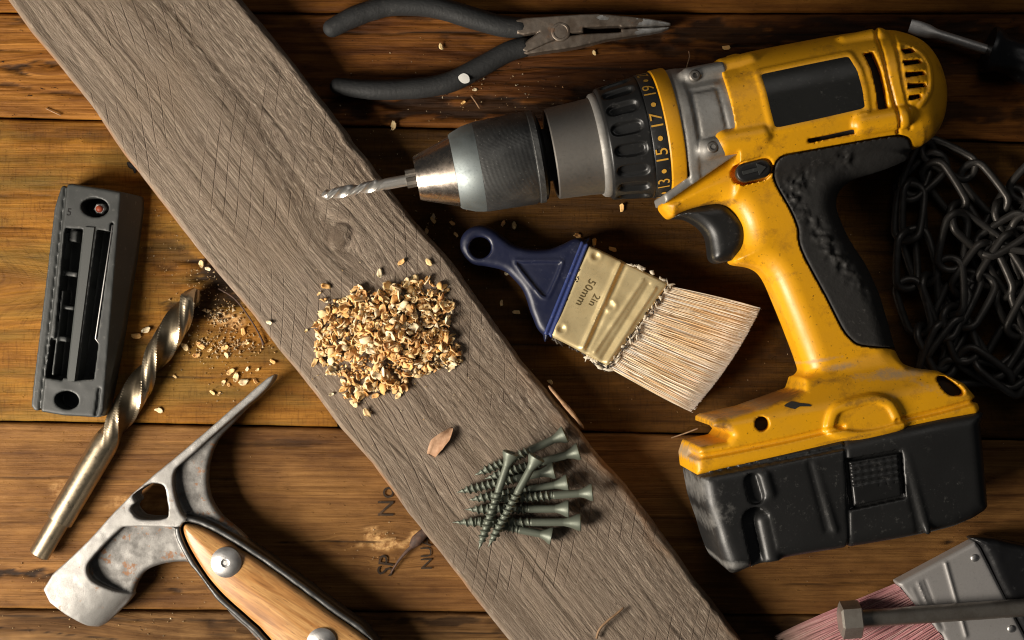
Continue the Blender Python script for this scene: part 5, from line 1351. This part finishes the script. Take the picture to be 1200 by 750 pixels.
for (h, p, zh, zp, lab) in SCR:
    a = W3(p[0], p[1], zp); b = W3(h[0], h[1], zh); d = (b - a); L = np.linalg.norm(d); d /= L
    side = np.cross((0, 0, 1), d); side /= np.linalg.norm(side); up = np.cross(d, side)
    if s0 is None:
        s0 = thing('deck_screw', lab, 'screw', a, 'deck screws fanned out on the plank'); o = s0
        obj('threaded_shank', SV + a, SF, SCREW, s0, angle=50); obj('countersunk_head', HV + a, HF, SCREW, s0, angle=35)
    else:
        o = s0.copy(); COL.objects.link(o); o['label'] = lab
        for ch in list(s0.children):
            c = ch.copy(); COL.objects.link(c); c.parent = o
    k = L / 120.0
    roll = Matrix.Rotation(rnd.uniform(0, 6.28), 3, 'X')
    o.matrix_world = Matrix.Translation(Vector(a) * S) @ (Matrix([[d[q], side[q], up[q]] for q in range(3)]) @ roll).to_4x4() @ Matrix.Scale(k, 4, (1, 0, 0))

# ------------------------------------------------------------------ wood chips
def chip_geo(r, w, curl, rr):
    """a curled flake: bent lens with a thickness"""
    n, m = 5, 4; top = []
    for i in range(n):
        u = i / (n - 1) * 2 - 1
        for j in range(m):
            v = j / (m - 1) * 2 - 1
            wid = w * math.sqrt(max(.06, 1 - u * u * .9)) * (1 + .15 * rr.uniform(-1, 1))
            ang = u * curl
            wid *= rr.uniform(.65, 1.2) if abs(u) > .4 else 1; x = math.sin(ang) / max(curl, .05) * r; z = (1 - math.cos(ang)) / max(curl, .05) * r + .18 * w * (v * v)
            top.append((x + rr.uniform(-.12, .12) * r, v * wid + rr.uniform(-.10, .10) * r, z))
    top = np.array(top); bot = top - (0, 0, .9)
    V = np.concatenate([top, bot]); N = n * m
    F = []
    for i in range(n - 1):
        for j in range(m - 1):
            a = i * m + j; F.append((a, a + m, a + m + 1, a + 1)); F.append((N + a, N + a + 1, N + a + m + 1, N + a + m))
    rim = [j for j in range(m)] + [i * m + m - 1 for i in range(1, n)] + [(n - 1) * m + j for j in range(m - 2, -1, -1)] + [i * m for i in range(n - 2, 0, -1)]
    for k in range(len(rim)):
        a, b = rim[k], rim[(k + 1) % len(rim)]; F.append((a, b, N + b, N + a))
    return V, F
def rot(rr, tilt):
    return np.array(Matrix.Rotation(rr.uniform(0, 6.28), 3, 'Z') @ Matrix.Rotation(rr.gauss(0, tilt), 3, 'X') @ Matrix.Rotation(rr.gauss(0, tilt), 3, 'Y') @ Matrix.Rotation(rr.choice([0, 0, 3.14]), 3, 'X'))
CHIPC = [(.82, .53, .24), (.85, .60, .30), (.85, .66, .41), (.80, .46, .17), (.86, .71, .48), (.76, .43, .17), (.84, .61, .33), (.66, .37, .15), (.82, .52, .23)]
def inside(p, poly):
    c = False
    for i in range(len(poly)):
        a, b = poly[i - 1], poly[i]
        if (a[1] > p[1]) != (b[1] > p[1]) and p[0] < (b[0] - a[0]) * (p[1] - a[1]) / (b[1] - a[1]) + a[0]: c = not c
    return c
rc = random.Random(5)
HEAP = [(367, 377), (380, 372), (378, 350), (396, 352), (410, 342), (420, 336), (440, 340), (460, 330), (480, 329), (503, 326), (520, 333), (532, 352), (528, 372), (526, 390), (543, 412), (538, 428), (510, 434), (490, 440), (474, 448), (474, 466), (462, 456), (440, 458), (420, 470), (405, 470), (398, 450), (396, 440), (380, 436), (374, 432), (370, 410)]
HV2 = []; HF2 = []; HC = []; k = 0; placed = 0
cxh, cyh = 457, 396
for _ in range(1500):      # fine bits that fill the heap between the flakes
    x, y = rc.uniform(360, 550), rc.uniform(322, 482)
    dd = math.hypot((x - cxh) / 88, (y - cyh) / 66)
    if not inside((x, y), HEAP) or rc.random() > 1.2 - .6 * dd: continue
    r = rc.uniform(1.4, 3.4); z = PT + 1.0 + max(0, 1 - dd) * 11 * rc.random(); q = W(x, y, z); a = rc.uniform(0, 6.28)
    v = np.array([(1.3, 0, 0), (-.4, .8, 0), (-.6, -.7, .2), (0, 0, .7), (0, 0, -.4)]) * r * np.array([rc.uniform(.6, 1.4) for _ in range(3)])
    v = v @ np.array([[math.cos(a), -math.sin(a), 0], [math.sin(a), math.cos(a), 0], [0, 0, 1]]).T + (q[0], q[1], z)
    HV2.append(v); HC.append(np.tile(np.array(rc.choice(CHIPC)) * rc.uniform(.92, 1.08), (5, 1))); HF2 += [tuple(i + k for i in q2) for q2 in ((0, 1, 3), (1, 2, 3), (2, 0, 3), (1, 0, 4), (2, 1, 4), (0, 2, 4))]; k += 5
while placed < 950:
    x, y = rc.uniform(360, 550), rc.uniform(322, 482)
    if not inside((x, y), HEAP): continue
    dd = math.hypot((x - cxh) / 88, (y - cyh) / 66)
    if rc.random() > 1.15 - .55 * dd: continue
    if inside((x, y), [(392, 428), (432, 412), (478, 430), (440, 446), (400, 436)]) and rc.random() < .55: continue
    if inside((x, y), [(385, 345), (402, 345), (404, 378), (388, 380)]) and rc.random() < .6: continue
    hgt = max(0, 1 - dd) * 20 * rc.random() ** .6
    r = rc.choice([2.6, 3.4, 4.2, 5.0, 5.8, 6.6, 7.4]) * rc.uniform(.85, 1.15)
    v, f = chip_geo(r, r * rc.uniform(.30, .75), rc.choice([.3, .6, .9, 1.2, 1.6]), rc)
    v = v @ rot(rc, .65).T; z = PT + 1.0 + hgt - v[:, 2].min() * .75
    q = W(x, y, z); v = v + (q[0], q[1], z); c = np.array(rc.choice(CHIPC)) * rc.uniform(.8, 1.1)
    HV2.append(v); HC.append(np.tile(c, (len(v), 1))); HF2 += [tuple(i + k for i in q2) for q2 in f]; k += len(v); placed += 1
heap = obj('wood_shavings', np.concatenate(HV2), HF2, CHIP, None, at=W3(457, 396, PT), attrs={'col': np.concatenate(HC)})
tag(heap, 'heap of fresh golden wood shavings on the grey plank', 'wood shavings', kind='stuff')

# single flakes lying apart from the heap
LOOSE_PLANK = [(445, 321, 6), (471, 307, 5), (503, 307, 6), (381, 335, 6), (418, 337, 4), (402, 447, 4), (388, 462, 3.5), (430, 484, 6.5), (440, 464, 5), (415, 472, 6), (519, 337, 5.5), (467, 463, 5), (316, 378, 4), (359, 388, 3), (374, 344, 3), (369, 425, 6)]
LOOSE_TABLE = [(517, 55, 5), (462, 148, 6), (543, 120, 3), (556, 105, 3), (697, 62, 4), (590, 262, 4), (602, 264, 5), (530, 262, 4), (507, 258, 5), (495, 290, 6), (515, 300, 4), (508, 254, 4), (676, 276, 5), (696, 283, 5), (718, 292, 5), (605, 366, 5), (602, 318, 4), (587, 355, 4), (594, 321, 3), (729, 243, 5), (852, 56, 5),
    (645, 447, 4), (535, 275, 4), (480, 275, 4), (500, 270, 4), (236, 309, 5), (244, 315, 4), (160, 394, 6), (172, 387, 6), (217, 406, 6), (236, 405, 6), (230, 416, 5), (246, 410, 4), (264, 407, 5), (266, 416, 4), (285, 388, 5), (289, 402, 4), (320, 424, 4), (186, 480, 5), (262, 448, 4), (249, 460, 4), (257, 462, 3), (268, 451, 3), (270, 435, 6), (277, 443, 6), (286, 448, 6), (299, 447, 4), (205, 441, 3), (161, 478, 3), (308, 454, 7), (290, 432, 3), (302, 433, 3)]
kinds = []
for j in range(7):
    r = 5.0; v, f = chip_geo(r, r * rc.uniform(.42, .62), rc.uniform(.4, 1.1), rc); v = v - (0, 0, v[:, 2].min())
    c = np.tile(np.array(CHIPC[j % len(CHIPC)]) * 1.0, (len(v), 1)); me = mesh_np('wood_flake', v * S, f); me.materials.append(CHIP)
    tt = me.attributes.new('col', 'FLOAT_COLOR', 'POINT'); tt.data.foreach_set('color', np.concatenate([c, np.ones((len(c), 1))], 1).astype(np.float32).ravel()); kinds.append(me)
def spot(x, y):
    if x > 640 and y < 330: return 'small wood flake on the dark boards close to the drill', 'flakes near the drill'
    if y < 160: return 'wood flake on the board between the pliers and the chuck', 'flakes by the pliers'
    if x > 560: return 'wood flake on the dark board around the navy brush handle', 'flakes round the navy brush'
    if x > 470: return 'wood flake in the shadow right of the plank, under the chuck', 'flakes under the chuck'
    if x < 200 and y < 400: return 'wood flake between the grey bit case and the big twist bit', 'flakes by the bit case'
    if y < 418: return 'wood flake among the crumbs between the big bit and the plank', 'flakes among the crumbs'
    return 'wood flake lying around the pointed claw of the hammer', 'flakes round the hammer claw'
def flake(x, y, r, z, label, group):
    o = bpy.data.objects.new('wood_flake', rc.choice(kinds)); COL.objects.link(o)
    o.location = Vector(W3(x, y, z)) * S; o.scale = (r / 5.0,) * 3; o.rotation_euler = (rc.gauss(0, .25), rc.gauss(0, .25), rc.uniform(0, 6.28))
    tag(o, label, 'wood flake', group)
for x, y, r in LOOSE_PLANK: flake(x, y, r, PT + 1.2, 'single pale wood flake on the grey plank apart from the heap', 'loose flakes on the plank')
for x, y, r in LOOSE_TABLE: flake(x, y, r, 27.5 if (x, y) == (308, 454) else 0.9, *spot(x, y))

# sawdust and crumbs nobody could count
DV = []; DF = []; DC = []; k = 0
def crumb(x, y, z, r, c):
    global k
    p = np.array([*W(x, y, z), z]); v = np.array([(1, 0, 0), (-.5, .86, 0), (-.5, -.86, 0), (0, 0, 1.1), (0, 0, -.4)]) * r * np.array([rc.uniform(.6, 1.5) for _ in range(3)])
    a = rc.uniform(0, 6.28); R = np.array([[math.cos(a), -math.sin(a), 0], [math.sin(a), math.cos(a), 0], [0, 0, 1]])
    DV.append(v @ R.T + p); DC.append(np.tile(c, (5, 1))); DF.extend([tuple(i + k for i in q) for q in ((0, 1, 3), (1, 2, 3), (2, 0, 3), (1, 0, 4), (2, 1, 4), (0, 2, 4))]); k += 5
DUSTC = [(.55, .38, .20), (.60, .46, .28), (.45, .28, .12), (.62, .52, .36)]
for (cx, cy, sx, sy, n, rmax) in [(262, 405, 26, 7, 150, 2.2), (245, 372, 22, 22, 110, 1.6), (262, 372, 10, 7, 60, 3.2), (200, 300, 40, 40, 70, 1.0), (260, 440, 30, 20, 50, 1.2), (280, 395, 14, 12, 70, 1.8), (240, 330, 16, 14, 60, 1.4), (560, 300, 60, 50, 60, 1.2), (490, 270, 30, 30, 50, 1.6), (440, 150, 40, 40, 40, 1.0), (660, 115, 90, 18, 70, 1.0), (700, 480, 150, 60, 60, .8), (560, 110, 40, 30, 40, 1.2), (100, 676, 70, 7, 60, 1.2), (150, 725, 90, 12, 40, 1.2), (440, 640, 30, 12, 30, 1.0), (1000, 480, 200, 160, 60, .8)]:
    for _ in range(n):
        x, y = rc.gauss(cx, sx), rc.gauss(cy, sy)
        xl = np.interp(y, LE[:, 1], LE[:, 0]); xr = np.interp(y, RE[:, 1], RE[:, 0])
        if xl - 2 < x < xr + 3: continue
        crumb(x, y, 1.0, rc.uniform(.4, rmax), np.array(rc.choice(DUSTC)) * rc.uniform(.6, 1.1))
for _ in range(160):
    x, y = rc.gauss(440, 60), rc.gauss(420, 50)
    xl = np.interp(y, LE[:, 1], LE[:, 0]); xr = np.interp(y, RE[:, 1], RE[:, 0])
    if xl + 8 < x < xr - 8: crumb(x, y, PT + 1.2, rc.uniform(.4, 1.2), np.array(rc.choice(DUSTC)))
dust = obj('sawdust', np.concatenate(DV), DF, CHIP, None, at=(0, 0, 0), attrs={'col': np.concatenate(DC)}, smooth=False)
tag(dust, 'fine sawdust and wood crumbs strewn over the boards and plank', 'sawdust', kind='stuff')

# ------------------------------------------------------------------ slivers, stems and torn wood
def strip(name, pts, widths, mat, label, cat, th=1.2, curl=0.0, bottom=None):
    P = cro([W3(*p) for p in pts], 6); n = len(P); w = np.interp(np.linspace(0, 1, n), np.linspace(0, 1, len(widths)), widths)
    T = np.gradient(P, axis=0); side = np.cross(T, (0, 0, 1)); side /= np.linalg.norm(side, axis=1)[:, None]; V = []
    for i in range(n):
        for v in (-1, -.4, .4, 1): V.append(P[i] + side[i] * v * w[i] + np.array((0, 0, curl * v * v * w[i])))
    V = np.array(V); N = len(V); V = np.concatenate([V, V - (0, 0, th)]); g = grid_faces(n, 4); F = [tuple(q) for q in g] + [tuple(q[::-1] + N) for q in g]
    for j in (0, 3): F += [(i * 4 + j, (i + 1) * 4 + j, N + (i + 1) * 4 + j, N + i * 4 + j) for i in range(n - 1)]
    for i in (0, n - 1): F += [(i * 4 + j, i * 4 + j + 1, N + i * 4 + j + 1, N + i * 4 + j) for j in range(3)]
    o = obj(name, V, F, mat, None, at=P[0] * (1, 1, 0) + (0, 0, P[:, 2].min())); tag(o, label, cat); return o
strip('bark_sliver', [(505, 534, 47), (512, 521, 50), (522, 511, 51), (530, 501, 48)], [5.0, 8.5, 6.5, 1.0], LEAFW, 'curled brown sliver of wood on the plank above the screws', 'wood sliver', curl=.55)
v, f = tube(cro([W3(699, 748, 48), W3(703, 737, 50), W3(713, 727, 51), W3(723, 719, 50), W3(731, 712, 49)], 5), np.r_[np.full(16, 1.5), np.linspace(1.5, .8, 5)], 7)
tag(obj('dry_stem', v, f, TWIG, None, at=W3(699, 748, PT)), 'thin bent dry stem at the lower end of the grey plank', 'stem')
v, f = tube(cro([W3(458, 672, 4), W3(466, 659, 7), W3(476, 647, 9), W3(486, 638, 9), W3(490, 632, 9)], 5), np.r_[np.linspace(.9, 2.6, 16), np.linspace(3.0, 5.2, 5)], 7, squash=(2, .6))
tag(obj('dark_splinter', v, f, BARK, None, at=W3(458, 672, 0)), 'dark brown splinter over the lumber stamp beside the plank', 'splinter')
v, f = tube(cro([W3(482, 641, 8), W3(488, 634, 10), W3(497, 625, 11), W3(505, 620, 10)], 4), np.r_[np.linspace(3.4, 7.0, 5), np.linspace(6.8, 4.5, 8)], 7, squash=(2, .6))
tag(obj('knot_bark', v, f, BARK, None, at=W3(486, 638, 0)), 'short dark piece of knot bark tucked under the plank edge', 'bark')
strip('black_sliver', [(149, 190, 3), (153, 194, 5), (157, 196, 5), (158, 203, 2)], [.8, 3.4, 3.0, .6], DARK, 'tiny black sliver at the left edge of the plank', 'sliver')
v, f = tube(cro([W3(803, 83, 2), W3(806, 74, 5), W3(808, 66, 6), W3(807, 60, 5)], 4), .7, 5); tag(obj('straw', v, f, SPLINTER, None, at=W3(803, 83, 0)), 'thin straw standing up behind the drill collar', 'straw')
v, f = tube([W3(54, 127, 2), W3(62, 131, 2.5), W3(71, 135, 2)], .8, 5); tag(obj('wood_fibre', v, f, SPLINTER, None, at=W3(62, 131, 0)), 'pale wood fibre on the upper left board', 'fibre')
v, f = tube([W3(552, 112, 2), W3(557, 119, 3), W3(562, 127, 2)], .8, 5); tag(obj('wood_fibre', v, f, SPLINTER, None, at=W3(557, 119, 0)), 'short pale fibre between the pliers and the chuck', 'fibre')
v, f = tube(cro([W3(787, 513, 6), W3(802, 508, 22), W3(818, 502, 34)], 5), .9, 5); tag(obj('dark_straw', v, f, TWIG, None, at=W3(787, 513, 0)), 'dark straw poking out beside the foot of the drill', 'straw')
v, f = tube(cro([W3(256, 338, 5), W3(275, 350, 7), W3(292, 372, 6), W3(304, 392, 4), W3(309, 404, 3)], 5), np.r_[np.full(15, 1.0), np.linspace(1.0, 2.0, 6)], 6)
tag(obj('root_fibre', v, f, BARK, None, at=W3(280, 355, 0)), 'dark bent fibre along the plank beside the big drill bit', 'fibre')
